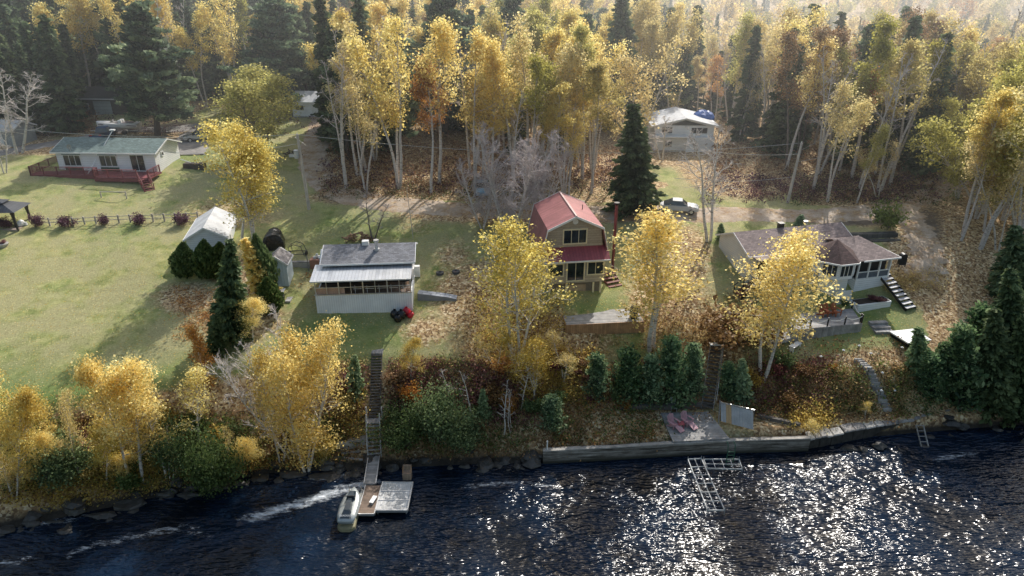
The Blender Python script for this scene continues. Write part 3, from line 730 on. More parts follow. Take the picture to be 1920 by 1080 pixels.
T('lime1','aspen_tree',1840,400,1842,145,170,'large yellow green tree at the right edge, nearest the road end','aspen')
T('lime1','aspen_tree',1905,430,1915,150,160,'large yellow green tree cut by the right picture edge','aspen')
T('lime1','aspen_tree',1795,372,1790,190,90,'yellow green tree standing left of the big right edge trees','aspen')
T('goldsparse1','aspen_tree',1868,470,1862,260,120,'thin pale tree in front of the big right edge trees','aspen')
T('goldsparse1','birch_tree',1645,372,1650,265,70,'small yellow leaved tree on the dark bank right of the utility pole','birch')
T('shl0','round_bush',1665,428,1666,378,52,'round light green bush at the bend of the leafy drive','bush')
T('ysp1','spruce_tree',1500,425,1503,402,28,'small dark conifer behind the grey roofed bungalow','spruce')
T('ysp0','spruce_tree',1352,450,1352,418,24,'little green spruce at the corner of the grey roofed bungalow','spruce')
T('baregrey','bare_tree',700,452,690,368,95,'small bare orchard tree with orange tipped twigs behind the screened cottage','tree')
T('goldsparse1','birch_tree',1258,250,1240,185,70,'orange tinted small tree at the left front of the white hillside house','birch')
T('bare2','bare_birch_tree',1240,300,1235,215,60,'bare young birch in front of the white hillside house','birch')
T('goldsparse0','birch_tree',1525,838,1522,780,34,'small bright yellow sapling growing over the retaining wall','birch')
T('goldsparse0','birch_tree',1622,785,1620,752,22,'tiny yellow sapling beside the stone steps','birch')
BS='bare saplings on the red brush bank'
for bx,by,tx,ty,lb in ((885,795,868,700,'pale bare sapling forked low in the middle of the red bank'),(945,815,940,715,'bare white sapling left of the twin stems on the bank'),(958,812,952,722,'bare white sapling right beside its twin on the bank'),
  (975,770,985,690,'bare sapling behind the twin white stems'),(1000,760,1005,680,'bare sapling close to the leftmost young pine'),(322,905,306,800,'bare white stem on the left bank'),(845,760,838,690,'bare thin sapling left of the forked one')):
    T('sapling'+str(bx%2),'bare_sapling',bx,by,tx,ty,30,lb,'sapling',BS)
T('gold2','birch_tree',1000,742,985,632,100,'low yellow birch thicket left of the young pines','birch')
T('goldsparse1','birch_tree',1055,720,1050,632,90,'airy yellow sapling clump under the wood platform edge','birch')
T('goldsparse1','birch_tree',930,700,925,610,70,'thin yellow brushy birch at the foot of the pale golden birch','birch')
T('bushbig1','green_bush',395,925,400,815,100,'green bush hanging over the dark water on the left bank','bush')
T('bushbig0','green_bush',820,832,818,735,105,'big green bush in the middle of the bank below the red brush','bush')
T('bushbig1','green_bush',765,838,745,770,90,'green bush right beside the dock staircase','bush')
T('bushbig0','green_bush',860,840,868,778,90,'green bush right of the big middle bank bush','bush')
T('bushbig1','green_bush',330,880,332,790,100,'green bush under the golden bank birches','bush')
T('bushbig0','green_bush',110,905,120,820,110,'green undergrowth bush between the left bank birches','bush')
T('shu0','rusty_bush',1380,650,1390,575,130,'wide brown bush beside the steps of the grey roofed bungalow','bush')
T('shu1','rusty_bush',1440,640,1430,600,80,'brown bush under the crooked golden birch','bush')
PB='purple shrubs along the rail fence'
for bx,by,w_,h_,lb in ((122,425,32,22,'round purple shrub, first from the gazebo along the rail fence'),(193,423,22,20,'smallest purple shrub on the rail fence'),(259,422,28,21,'purple shrub third from the gazebo along the rail fence'),(336,422,32,25,'dark purple shrub in shade nearest the white shed'),(68,425,26,24,'brown purple shrub with a yellow tuft beside the gazebo')):
    T('shp0' if w_!=32 else 'shp1','purple_shrub',bx,by,bx,by-h_,w_,lb,'shrub',PB)
T('shp1','purple_shrub',8,426,8,406,30,'purple shrub behind the black gazebo','shrub')
rb=random.Random(31)
for i in range(95):
    px_=rb.uniform(10,1700); py_=(rb.uniform(700,840) if px_>640 else rb.uniform(790,930)+ (0 if px_>300 else 20))
    if px_>1020: py_=rb.uniform(690,770)
    g_=G(px_,py_)
    if g_.z<.6 or 680<px_<725 or 1300<px_<1360 or 1590<px_<1680: continue
    c_=rb.choice('ggrruyylo' if px_<640 else 'grrruuygo')
    nm_={'g':'green','r':'dark red','u':'brown','y':'yellow','l':'light green','o':'orange'}[c_]
    wh_='under the left bank birches' if px_<640 else 'on the bank right of the long staircase' if px_<1020 else 'on the bank behind the waterside walls'
    h_=rb.uniform(.8,2.0)
    plant(f'sh{c_}{rb.randrange(2)}','bank_shrub',g_,h_,h_*rb.uniform(.9,1.5),rb.uniform(-.3,.3),None,f'{nm_} wild shrub {wh_}','shrub',f'{nm_} wild shrubs {wh_}')
YB='young yellow birches low on the left bank'
for bx,ty,w_,k_ in ((88,800,56,'gold0'),(128,815,50,'goldsparse1'),(200,790,62,'gold3'),(225,850,50,'gold0'),(340,838,44,'gold2'),(425,800,48,'goldsparse1'),(455,828,60,'gold3'),(30,850,60,'gold2'),(612,820,40,'gold0')):
    T(k_,'birch_tree',bx,925-(bx*.09),bx,ty,w_,'young yellow birch low on the left bank close to the water','birch',YB)
# ---------------------------------------------------------------- forest
rf=random.Random(11)
ex=[] # keep out
cand=[]
def dens(px): return 1
step=3.9; placed=[]
Yc=68.0
while Yc<205:
    st=step*(1+max(0,(Yc-95))/75)
    Xc=-75-(Yc-70)*.5
    while Xc<75+(Yc-70)*.5:
        x=Xc+rf.uniform(-.42,.42)*st; y=Yc+rf.uniform(-.42,.42)*st; Xc+=st
        z=H(x,y); px,py=proj(x,y,z)
        if px<-220 or px>2080: continue
        if py>800: continue
        if pip(np.array([px]),np.array([py]),CLEAR)[0]: continue
        if any(abs(px-a)<14 and abs(py-b)<9 for a,b in HERO): continue
        if any(abs(px-a)<w_ and b-4<py<b+e_ for a,b,w_,e_ in ((835,250,75,70),(745,300,40,45),(1168,240,50,90),(296,254,90,40),(505,212,80,30),(1188,398,40,10),(1188,342,75,50))): continue
        placed.append((x,y,z,px,py))
    Yc+=st*.8
placed.sort(key=lambda p:p[1])
cnt={}
def region(px,py,y):
    if y>140: return 'deep in the hazy forest at the top' + (' left' if px<640 else ' middle' if px<1280 else ' right')
    if px<230: return 'in the dark wood behind the white bungalow'
    if px<620: return 'in the wood between the big pine and the small white garage'
    if px<780: return 'at the forest edge inside the road bend'
    if px<1000: return 'in the wood behind the bare pale clump'
    if px<1190: return 'in the wood left of the white hillside house'
    if px<1340: return 'in the wood behind the white hillside house'
    if px<1500: return 'in the wood right of the white hillside house'
    if px<1700: return 'in the wood behind the right utility pole'
    return 'in the wood at the right end of the road'
NM={'fg':('birch_tree','golden birch','birch'),'fp':('birch_tree','pale birch','birch'),'fl':('aspen_tree','green aspen','aspen'),'fo':('maple_tree','orange maple','tree'),
    'fr':('brown_tree','rust brown tree','tree'),'fs':('spruce_tree','dark spruce','spruce'),'fn':('pine_tree','blue green pine','pine'),'fb':('bare_tree','bare pale tree','tree')}
NV={'fg':7,'fp':5,'fl':4,'fo':3,'fr':3,'fs':4,'fn':3,'fb':3}
far=[]
for x,y,z,px,py in placed:
    r=rf.random(); edge=y<95
    if px<250: wts=dict(fs=.56,fn=.28,fg=.09,fb=.07)
    elif px<620: wts=dict(fs=.40,fn=.16,fg=.18,fp=.12,fb=.1,fl=.04)
    elif px<800: wts=dict(fg=.28,fp=.14,fr=.10,fb=.2,fs=.14,fn=.12,fo=.02)
    elif px<1130: wts=dict(fg=.40,fp=.16,fb=.13,fs=.11,fn=.06,fl=.12,fo=.02)
    elif px<1300: wts=dict(fb=.22,fs=.27,fp=.17,fn=.1,fg=.22,fo=.02)
    elif px<1520: wts=dict(fp=.30,fo=.05,fr=.10,fb=.2,fs=.16,fl=.1,fg=.08)
    elif px<1730: wts=dict(fl=.24,fr=.12,fb=.2,fs=.26,fo=.02,fp=.16)
    else: wts=dict(fs=.33,fg=.18,fl=.16,fp=.13,fb=.14,fo=.04)
    if y>150 and px>1300: wts=dict(fs=.24,fg=.2,fp=.2,fo=.05,fl=.16,fb=.15)
    kd=rf.choices(list(wts),list(wts.values()))[0]
    h=(rf.uniform(12,20) if kd[1] in 'sn' else rf.uniform(13,20))
    if y<92 and px>600 and kd in ('fs','fr') and rf.random()<.97: kd=rf.choice(['fg','fp','fb','fp','fb'])
    if kd in ('fs','fn') and abs(px-1188)<80 and y<125: kd='fp'*(.93 if kd=='fb' else 1)
    if y>98 and px>800 and kd in ('fg','fp','fb') and rf.random()<.16: kd=rf.choice(['fs','fs','fn'])
    if y>120 and px>1300: h*=.72
    if y<80: h*=rf.uniform(.7,1)
    key=f'{kd}{rf.randrange(NV[kd])}'
    cnt[kd]=cnt.get(kd,0)+1
    if cnt[kd]>190 : far.append((key,x,y,z,h)); continue
    nm,lb,ct=NM[kd]; size='tall' if h>14 else 'short'
    plant(key,nm,Vector((x,y,z)),h,None,rf.uniform(-.9,.9),None,f'{size} {lb} {region(px,py,y)}',ct,f'{lb}s of the forest {region(px,py,y)}')
# far wood reading as one mass: one object
def farmass():
    rng=np.random.default_rng(5); Vs=[];Fs=[];Ts=[];o=0; per={}
    for k in range(1700):
        y=205+rng.random()**1.3*330; x=rng.uniform(-.85,.85)*y
        kd=rng.choice(['gold','pale','lime','orange','spruce','twigc'],p=[.22,.22,.14,.05,.25,.12])
        h=rng.uniform(9,14); z=H(x,y)
        n=640 if kd!='twigc' else 160
        if kd=='spruce':
            u=rng.random(n); rr=2.1*(1-u)*np.sqrt(rng.random(n)); a=rng.random(n)*6.28
            c=np.stack([x+rr*np.cos(a),y+rr*np.sin(a),z+1+u*(h-1)],1)
        else:
            c=rng.normal(size=(n,3)); c/=np.linalg.norm(c,axis=1)[:,None]; c*=(.55+.5*rng.random(n))[:,None]
            c=c*np.array([2.5,2.5,h*.3])*(1+.25*np.sin(c[:,:1]*4+k))+np.array([x,y,z+h*.68])
        per.setdefault(kd,[]).append((c,np.clip(.45+rng.normal()*.12+rng.normal(size=n)*.15,0,1)))
    for (key,x,y,z,h) in far:
        kd={'fg':'gold','fp':'pale','fl':'lime','fo':'orange','fr':'orange','fs':'spruce','fn':'spruce','fb':'twigc'}[key[:2]]; n=700
        c=rng.normal(size=(n,3)); c/=np.linalg.norm(c,axis=1)[:,None]; c=c*(.5+.5*rng.random(n))[:,None]*np.array([2.1,2.1,h*.33])+np.array([x,y,z+h*.65])
        per.setdefault(kd,[]).append((c,np.clip(.45+rng.normal(size=n)*.15,0,1)))
    names={'gold':'distant_golden_forest','pale':'distant_pale_forest','lime':'distant_green_yellow_forest','orange':'distant_orange_forest','spruce':'distant_spruce_forest','twigc':'distant_bare_forest'}
    for kd,L_ in per.items():
        C=np.concatenate([a for a,b in L_]); T_=np.concatenate([b for a,b in L_])
        Vv,Ff=quads(C,.55,rng)
        o=link(names[kd],fastmesh(names[kd],Vv,Ff,LM[kd if kd!='twigc' else 'rust'],T_))
        tag(o,{'gold':'golden crowns massed on the far hazy hillside','pale':'pale yellow crowns massed on the far hazy hillside','lime':'yellow green crowns massed on the far hazy hillside','orange':'orange crowns massed on the far hazy hillside','spruce':'dark spruces massed on the far hazy hillside','twigc':'brown bare crowns massed on the far hazy hillside'}[kd],'forest',None,'stuff')
farmass()
# ---------------------------------------------------------------- low brush: nobody could count it
def brush(name,leaf,label,regions,n,size,spread=.35,hmax=.9,seed=1):
    rng=np.random.default_rng(seed); C=[];T_=[]
    tot=sum(r[4] for r in regions)
    for (x0,y0,x1,y1,wt) in regions:
        k=int(n*wt/tot/28)
        for _ in range(k):
            g=G(rng.uniform(x0,x1),rng.uniform(y0,y1))
            if g.z<.35 or (-12.3<g.x<-10.3 and g.y<50.5) or (abs(g.x-(16.85+(g.y-49)*.34))<.9 and 48<g.y<53.3) or (abs(g.x-(30.9+(52.4-g.y)*.36))<.7 and 48.8<g.y<52.6): continue
            hh=hmax*(.35+.65*rng.random())
            c=np.array([g.x,g.y,g.z])+rng.normal(size=(28,3))*np.array([spread,spread,0])+np.stack([np.zeros(28),np.zeros(28),np.abs(rng.normal(size=28))*hh*.5],1)
            C.append(c); T_.append(np.clip(.42+rng.normal()*.14+rng.normal(size=28)*.15,0,1))
    C=np.concatenate(C); T_=np.concatenate(T_)
    Vv,Ff=quads(C,size,rng)
    tag(link(name,fastmesh(name,Vv,Ff,LM[leaf],T_)),label,'undergrowth',None,'stuff')
_G=G
# faster lookup for brush: sample grid cache
_cache={}
def G(px,py):
    k=(round(px/3),round(py/3))
    if k not in _cache: _cache[k]=_G(k[0]*3,k[1]*3)
    g=_cache[k]; return Vector((g.x+random.uniform(-.12,.12),g.y+random.uniform(-.12,.12),g.z))
random.seed(4)
brush('brown_undergrowth','rust','brown dead bracken and brush on the river bank',[(640,700,1100,870,4),(0,760,640,930,4),(1080,640,1700,790,2.5),(880,540,1040,720,1.0),(1200,560,1360,700,.8),(600,690,700,860,.6),(1400,690,1700,790,1.6),(600,340,860,372,1),(1500,330,1760,382,1.4),(880,380,1060,440,.5),(1320,560,1460,660,.8)],95000,.12,hmax=1.1,seed=2)
brush('red_undergrowth','red','dark red low brush on the river bank',[(730,680,1010,800,3),(1400,670,1560,780,1.2),(1080,700,1420,760,.6),(1400,335,1700,375,.8),(640,690,700,800,.3)],52000,.12,hmax=.9,seed=3)
brush('green_undergrowth','green','green weeds and low shrubs on the river bank',[(0,790,640,920,4),(640,740,1000,850,1.5),(1560,690,1760,780,1),(1040,740,1250,840,.6),(600,340,1200,375,.8),(1480,330,1800,385,1)],60000,.12,hmax=.9,seed=4)
brush('light_green_undergrowth','lgreen','light green leafy weeds on the river bank',[(0,780,640,910,3),(640,720,1000,850,1.2),(1400,680,1700,780,1.2),(560,675,900,720,.5),(1040,700,1250,840,.4)],30000,.12,hmax=1.0,seed=14)
brush('yellow_undergrowth','gold','yellow leaved brush along the bank edge',[(0,860,600,950,2.4),(640,730,720,830,.8),(980,660,1120,760,1.2),(180,780,340,900,1),(900,560,1060,690,.6),(1480,760,1560,800,.4)],80000,.12,hmax=1.1,seed=5)
brush('tan_grass','pale','tall dry tan grass on the bank edge',[(1530,690,1700,780,1.6),(560,675,860,695,.8),(1660,510,1760,545,1.0),(1480,690,1560,740,.5),(860,560,960,680,.5),(1230,600,1340,660,.5)],26000,.10,hmax=.7,seed=6)
brush('orange_undergrowth','orange','orange fallen leaves and brush low on the bank',[(440,840,560,910,1.2),(1080,730,1400,770,.5),(560,500,600,560,.05),(330,540,470,640,.5),(1040,740,1230,840,.5)],20000,.11,hmax=.35,seed=7)
brush('purple_undergrowth','purple','dark leafy undergrowth on the forest floor',[(0,215,600,255,1),(600,300,1180,365,1.6),(1320,330,1760,380,1.4)],24000,.16,hmax=1.0,seed=8)
brush('forest_saplings','rust','rusty brush at the foot of the forest',[(620,250,1180,350,2),(1330,190,1760,330,2),(0,200,180,250,1)],46000,.2,hmax=2.0,spread=.5,seed=9)
G=_G
def logmat():
    m,nt,p=ntree('weathered_timber_wall')
    n=noise(nt,1.0,5,objco(nt,(.35,.35,6)),.75); n2=noise(nt,1.0,4,objco(nt,(.9,.9,1.2)),.7)
    c=ramp(nt,n,[(.36,(.02,.018,.015)),(.46,(.16,.145,.125)),(.6,(.34,.32,.29)),(.75,(.46,.45,.42))])
    c=mix(nt,.7,c,ramp(nt,n2,[(.3,(.2,.18,.16)),(.7,(.62,.62,.62))]),'OVERLAY')
    sx=nd(nt,'ShaderNodeSeparateXYZ'); nt.links.new(objco(nt),sx.inputs[0])
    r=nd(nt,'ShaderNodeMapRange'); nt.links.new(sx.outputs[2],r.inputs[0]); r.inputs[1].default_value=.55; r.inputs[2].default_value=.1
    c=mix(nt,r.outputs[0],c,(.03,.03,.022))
    nt.links.new(c,p.inputs['Base Color']); p.inputs['Roughness'].default_value=.85; bump(nt,p,n,.9,.08); return m
# ---------------------------------------------------------------- building helpers
WHITE=M('white_siding',(.90,.91,.92),.6,.12,.6,(2,.22,.35)); TRIM=M('white_trim',(.8,.8,.78),.5,.08)
WHITEV=M('white_ribbed_skirt',(.80,.84,.88),.5,.12,.6,(0,.2,.3)); CREAM=M('cream_trim',(.74,.66,.46),.5,.1)
TAUPE=M('taupe_siding',(.44,.38,.30),.65,.12,.6,(2,.24,.35)); PALEBLUE=M('pale_blue_siding',(.66,.76,.82),.6,.1,.6,(0,.25,.25))
STONEW=M('pale_grey_siding',(.80,.80,.76),.65,.1,.6,(2,.22,.25))
GREY=M('grey_weathered_wood',(.33,.32,.31),.85,.35,1.5,(0,.15,.45)); GREYY=M('grey_weathered_planks',(.34,.33,.32),.85,.35,1.5,(1,.15,.45))
BROWNW=M('brown_planks',(.22,.16,.12),.85,.35,1.5,(1,.15,.5)); TANW=M('tan_wood',(.42,.24,.12),.8,.3,1.2,(0,.18,.3))
REDW=M('oxblood_painted_wood',(.24,.065,.07),.6,.25,1.2,(0,.16,.4)); REDP=M('oxblood_rail_paint',(.21,.055,.06),.6,.2)
METAL=M('galvanised_metal',(.55,.57,.6),.35,.15,1,(0,.3,.35),.5); ALU=M('aluminium',(.62,.63,.64),.35,.1,2,None,.7)
BLACK=M('black_plastic',(.015,.015,.017),.45,.3); DARK=M('dark_opening',(.012,.012,.013),.9,.3); DGREY=M('dark_grey_metal',(.06,.065,.075),.4,.2,1,(0,.3,.4),.3)
CONC=M('concrete',(.38,.37,.35),.9,.3,.9); STONE=M('grey_stone',(.27,.26,.25),.9,.4,1.6,b=.8); GREEN=M('green_paint',(.02,.10,.06),.6,.2)
ROOFG=shingle('green_grey_shingles',(.16,.215,.20)); ROOFK=shingle('grey_shingles',(.22,.22,.235)); ROOFB=shingle('brown_shingles',(.24,.185,.175)); ROOFL=M('pale_roofing',(.56,.57,.58),.8,.22,.9)
REDR=M('red_metal_roof',(.46,.20,.20),.38,.18,.8,(1,.28,.3),.15); REDR2=M('red_metal_skirt_roof',(.30,.07,.08),.4,.18,.8,(0,.28,.3),.15); GLASS=glassm(); SCREEN=M('insect_screen',(.035,.035,.04),.7,.3); LOG=logmat()
ROPE=M('white_rope',(.7,.68,.62),.8,.1); ORANGEW=M('orange_stained_wood',(.42,.13,.05),.6,.2,2,(0,.09,.3)); PINKW=M('faded_pink_wood',(.52,.30,.34),.6,.15,2,(0,.09,.3)); BRICK=shingle('red_brick',(.34,.17,.12),.8,1.3,.2)
def win(parent,o,u,w,h,cols=2,trim=TRIM,fr=.09,rows=1,name='window',bars=.05,pane=GLASS,proud=.05):
    """window on a wall: o lower left corner (local), u unit direction along the wall, outward = u x up"""
    o=Vector(o); u=Vector((*u,0)).normalized(); n=Vector((u.y,-u.x,0)); up=Vector((0,0,1)); m=MB(); p=proud
    a=o+n*p
    m.bar(a-u*fr*.5-up*0,a+u*(w+fr*.5),fr,fr) if False else None
    def br(p0,p1,wd,dp=.07): m.bar(p0,p1,wd if abs((p1-p0).normalized().z)>.5 else dp, dp if abs((p1-p0).normalized().z)>.5 else wd)
    br(a-u*fr,a+u*(w+fr),fr); br(a+up*h-u*fr,a+up*h+u*(w+fr),fr,.085)
    br(a+up*fr*.5-u*fr*.5,a+up*(h-fr*.5)-u*fr*.5,fr,.06); br(a+u*(w+fr*.5)+up*fr*.5,a+u*(w+fr*.5)+up*(h-fr*.5),fr,.06)
    for i in range(1,cols): x=w*i/cols; br(a+u*x+up*fr*.5,a+u*x+up*(h-fr*.5),bars,.045)
    for i in range(1,rows): z=h*i/rows; br(a+up*z,a+up*z+u*w,bars,.04)
    f=m.build(name,trim,parent)
    g=MB(); b=o+n*.03; g.add([b,b+u*w,b+u*w+up*h,b+up*h],[(0,1,2,3)]); g.build('pane',pane,f)
    return f
def gable_house(root,w,d,h,rise,wall,roof,ov=.35,base=-.8,ridge='x',t=.12,trim=TRIM,ridge_at=.5):
    """box with gable roof; x 0..w, y 0..d"""
    if ridge=='x':
        rm=d*ridge_at
        MB().gablex([(0,base),(d,base),(d,h),(rm,h+rise),(0,h)],0,w).build('wall',wall,root)
        k=rise/rm; k2=rise/(d-rm); m=MB(); e=.03+t
        m.slab([(-ov,-ov,h-k*ov+e),(w+ov,-ov,h-k*ov+e),(w+ov,rm,h+rise+e),(-ov,rm,h+rise+e)],t)
        m.slab([(-ov,d+ov,h-k2*ov+e),(w+ov,d+ov,h-k2*ov+e),(w+ov,rm,h+rise+e+.004),(-ov,rm,h+rise+e+.004)],t)
        r=m.build('roof',roof,root)
        f=MB(); f.bar((-ov,-ov-.02,h-k*ov+e-.08),(w+ov,-ov-.02,h-k*ov+e-.08),.06,.17)
        for x in (-ov-.02,w+ov+.02):
            f.bar((x,-ov,h-k*ov+e-.08),(x,rm,h+rise+e-.08),.05,.17); f.bar((x,d+ov,h-k2*ov+e-.08),(x,rm,h+rise+e-.09),.05,.17)
        f.build('fascia',trim,r)
    else:
        rm=w*ridge_at
        MB().gable([(0,base),(w,base),(w,h),(rm,h+rise),(0,h)],0,d).build('wall',wall,root)
        k=rise/rm; m=MB(); e=.03+t
        m.slab([(-ov,-ov,h-k*ov+e),(-ov,d+ov,h-k*ov+e),(rm,d+ov,h+rise+e),(rm,-ov,h+rise+e)],t)
        m.slab([(w+ov,-ov,h-k*ov+e),(w+ov,d+ov,h-k*ov+e),(rm,d+ov,h+rise+e+.004),(rm,-ov,h+rise+e+.004)],t)
        r=m.build('roof',roof,root); f=MB()
        for y in (-ov-.02,d+ov+.02):
            f.bar((-ov,y,h-k*ov+e-.08),(rm,y,h+rise+e-.08),.05,.17); f.bar((w+ov,y,h-k*ov+e-.08),(rm,y,h+rise+e-.09),.05,.17)
        for x in (-ov-.02,w+ov+.02): f.bar((x,-ov,h-k*ov+e-.08),(x,d+ov,h-k*ov+e-.08),.05,.17)
        f.build('fascia',trim,r)
    return r
def railing(parent,pts,h=.95,mat=REDP,step=1.6,bal=.16,name='railing',rope=False,pw=.1):
    for a,b in zip(pts[:-1],pts[1:]):
        a=Vector(a); b=Vector(b); L=(b-a).length; n=max(1,round(L/step)); m=MB(); up=Vector((0,0,1))
        for i in range(n+1):
            p=a+(b-a)*i/n; m.bar(p,p+up*(h+.05),pw)
        if rope:
            r=MB()
            for i in range(n):
                p=a+(b-a)*i/n+up*h*.9; q=a+(b-a)*(i+1)/n+up*h*.9
                r.tube([p+(q-p)*k/6+Vector((0,0,-.28*(1-(2*k/6-1)**2))) for k in range(7)],.035,5)
            o=m.build(name,mat,parent); r.build('rope',ROPE,o); continue
        m.bar(a+up*h,b+up*h,.11,.05); m.bar(a+up*.12,b+up*.12,.06,.05)
        if bal:
            k=int(L/bal)
            for i in range(1,k): p=a+(b-a)*i/k; m.bar(p+up*.12,p+up*h,.035)
        m.build(name,mat,parent)
def stair(root,a,b,w,n,mat=GREY,side=None,rail=0,thick=.05,open_=True,tread='tread'):
    """steps from top a to foot b (local points, centre line)"""
    a=Vector(a); b=Vector(b); d=(b-a); hd=Vector((d.x,d.y,0)).normalized(); s=Vector((-hd.y,hd.x,0)); run=Vector((d.x,d.y,0)).length/n
    for e in (-1,1): MB().bar(a+s*e*w/2-Vector((0,0,.14)),b+s*e*w/2-Vector((0,0,.14)),.05,.24).build('stringer',side or mat,root)
    for i in range(n):
        c=a+d*(i+.5)/n; q=s*(w/2-.03); r=hd*run*.5
        m=MB(); m.add([c-q-r,c+q-r,c+q+r,c-q+r]+[x-Vector((0,0,thick)) for x in (c-q-r,c+q-r,c+q+r,c-q+r)],[(0,1,2,3),(7,6,5,4),(0,4,5,1),(1,5,6,2),(2,6,7,3),(3,7,4,0)])
        if not open_:
            f=c-r; m.add([f-q-Vector((0,0,.02)),f+q-Vector((0,0,.02)),f+q-Vector((0,0,-d.z/n)),f-q-Vector((0,0,-d.z/n))],[(0,1,2,3)])
        m.build(tread,mat,root)
    if rail:
        for e in (-1,1):
            m=MB(); m.bar(a+s*e*w/2+Vector((0,0,rail)),b+s*e*w/2+Vector((0,0,rail)),.07)
            for t in (0,.5,1): p=a+d*t+s*e*w/2; m.bar(p-Vector((0,0,.3)),p+Vector((0,0,rail)),.08)
            m.build('handrail',side or mat,root)
def RZ(o,deg): o.rotation_euler=(0,0,R(deg))
# ---------------------------------------------------------------- left bungalow
b1=thing('bungalow',(-56.3,83.3,12.95),'long white bungalow with green grey roof behind the dark red deck','house',rz=R(-3.2))
gable_house(b1,12.5,5.8,2.75,1.0,WHITE,ROOFG,.4,-1.0)
GP=M('green_panel',(.02,.09,.055),.6,.2)
for x0,nm in ((.9,3),(5.5,3)):
    win(b1,(x0,0,1.0),(1,0),2.1,1.35,3,TRIM); MB().box(x0-.1,x0+2.2,-.07,-.01,.32,.86).build('green_panel',GP,b1)
    MB().box(x0-.12,x0+2.22,-.11,-.02,2.4,2.56).build('valance',GP,b1)
win(b1,(9.4,0,.48),(1,0),1.7,2.0,2,TRIM,name='patio_door')
win(b1,(12.5,1.6,2.0),(0,1),.35,.45,1,TRIM)
d1=thing('deck',(-56.3,83.3,12.95),'dark red wooden deck with railing along the left white bungalow','deck',rz=R(-3.2))
MB().box(-2.3,6.3,-2.2,-.12,.33,.45).build('floor',REDW,d1); MB().box(6.3,13.1,-3.0,-.12,.26,.42).build('floor',REDW,d1)
MB().box(-2.3,-.15,-.12,3.0,.34,.455).build('floor',REDW,d1)
MB().bar((-2.3,-2.24,.22),(6.3,-2.24,.22),.06,.42).bar((6.3,-3.04,.16),(13.1,-3.04,.16),.06,.42).bar((-2.33,-2.2,.2),(-2.33,3,.2),.06,.42).build('rim_board',REDP,d1)
for x,y in ((-2,-2),(1,-2),(4,-2),(6.8,-2.8),(9.5,-2.8),(12.5,-2.8)): MB().box(x,x+.12,y,y+.12,-1.6,.3).build('post',REDP,d1)
railing(d1,[(-2.25,3,.45),(-2.25,-2.15,.45),(6.25,-2.15,.45),(6.25,-2.95,.45),(11.6,-2.95,.45)]); railing(d1,[(13.05,-2.95,.42),(13.05,-.4,.42)])
stair(d1,(12.4,-3.1,.42),(13.6,-4.3,-.75),1.1,6,REDW,REDP,.85)
MB().tube([(0,0,0),(.25,-.3,.5)],.03,6).build('dish_arm',ALU,tag(link('dish',None),None)) if False else None
ds=thing('satellite_dish',(-53.9,82.6,15.95),'small grey satellite dish on the left part of the green grey roof','satellite dish')
MB().tube([(0,0,0),(0,-.05,.45)],.025,6).build('mast',ALU,ds)
mm=MB(); 
for r_,y_ in ((.02,.0),(.2,.03),(.33,.1)): pass
mm.add([(0,.02,.5)]+[(.33*math.cos(k*.5236),-.08,.5+.33*math.sin(k*.5236)) for k in range(12)],[(0,k+1,(k+1)%12+1) for k in range(12)]); mm.build('reflector',M('dish_grey',(.3,.32,.33),.5),ds)
wp=thing('flag_pole',(-51.4,79.9,13.6),'white pole slanting from the roof ridge down over the deck of the left bungalow','pole')
MB().tube([(0,1.0,.0),(1.25,6.1,4.1)],.05,8).build('shaft',TRIM,wp); MB().box(.95,1.55,5.9,6.3,4.1,4.25).build('bracket',TRIM,wp)
# back garages
g1=thing('garage',(-35.2,111.3,14.4),'small white garage with grey roof among the trees behind the round yellow tree','garage',rz=R(-6)); gable_house(g1,6.0,6,2.5,1.1,WHITE,ROOFL,.3,-.6); win(g1,(.6,0,1.2),(1,0),1.3,.8,2,TRIM); MB().box(3.2,4.3,-.05,-.01,.1,2.1).build('door',TRIM,g1)
g2=thing('garage',(-67.3,108.5,15.2),'shaded dark garage with a pale roll door in the left wood behind the motorboat','garage',rz=R(-4)); gable_house(g2,6.4,6,2.7,1.2,M('dark_brown_siding',(.10,.09,.08),.7,.2,.6,(2,.22,.3)),M('dark_roof',(.07,.07,.07),.8),.3,-.6); MB().box(2.2,5.0,-.06,-.01,.0,2.3).build('garage_door',M('pale_door',(.45,.5,.5),.5,.1,1,(2,.5,.3)),g2); win(g2,(.5,0,1.1),(1,0),.8,.8,1)
g3=thing('shed',(-72.5,94,14.0),'low grey shed half hidden behind the far left bare birch','shed',rz=R(-8)); gable_house(g3,4.2,4,2.1,.9,M('grey_shed_siding',(.34,.36,.36),.7,.2,.6,(0,.25,.3)),ROOFL,.3,-.6); MB().box(1.4,2.6,-.05,-.01,.1,1.9).build('door',TRIM,g3)
# ---------------------------------------------------------------- white shed, small blue shed
s1=thing('shed',(-32.2,63.1,9.4),'white garden shed with pale hipped looking roof behind the cedar row','shed',rz=R(12))
gable_house(s1,3.7,6.2,2.45,1.05,M('white_shed_siding',(.72,.75,.78),.6,.08,.6,(2,.22,.3)),ROOFL,.22,-.7,'y')
MB().box(3.66,3.76,2.2,3.1,-.1,1.9).build('door',TRIM,s1)
s2=thing('shed',(-23.0,58.6,8.75),'narrow pale blue shed with grey shingles left of the screened cottage','shed',rz=R(4))
gable_house(s2,1.9,2.1,2.3,.75,PALEBLUE,shingle('grey_brown_shingles',(.23,.21,.205)),.14,-.6,'y')
MB().box(.45,1.3,-.05,-.01,.05,1.75).build('door',M('pale_blue_door',(.5,.6,.66),.6),s2); MB().box(.75,1.15,-.07,-.01,2.35,2.6).build('vent',DARK,s2); MB().box(.55,1.25,-.10,-.055,1.3,1.42).build('name_board',M('grey_board',(.3,.33,.36),.6),s2)
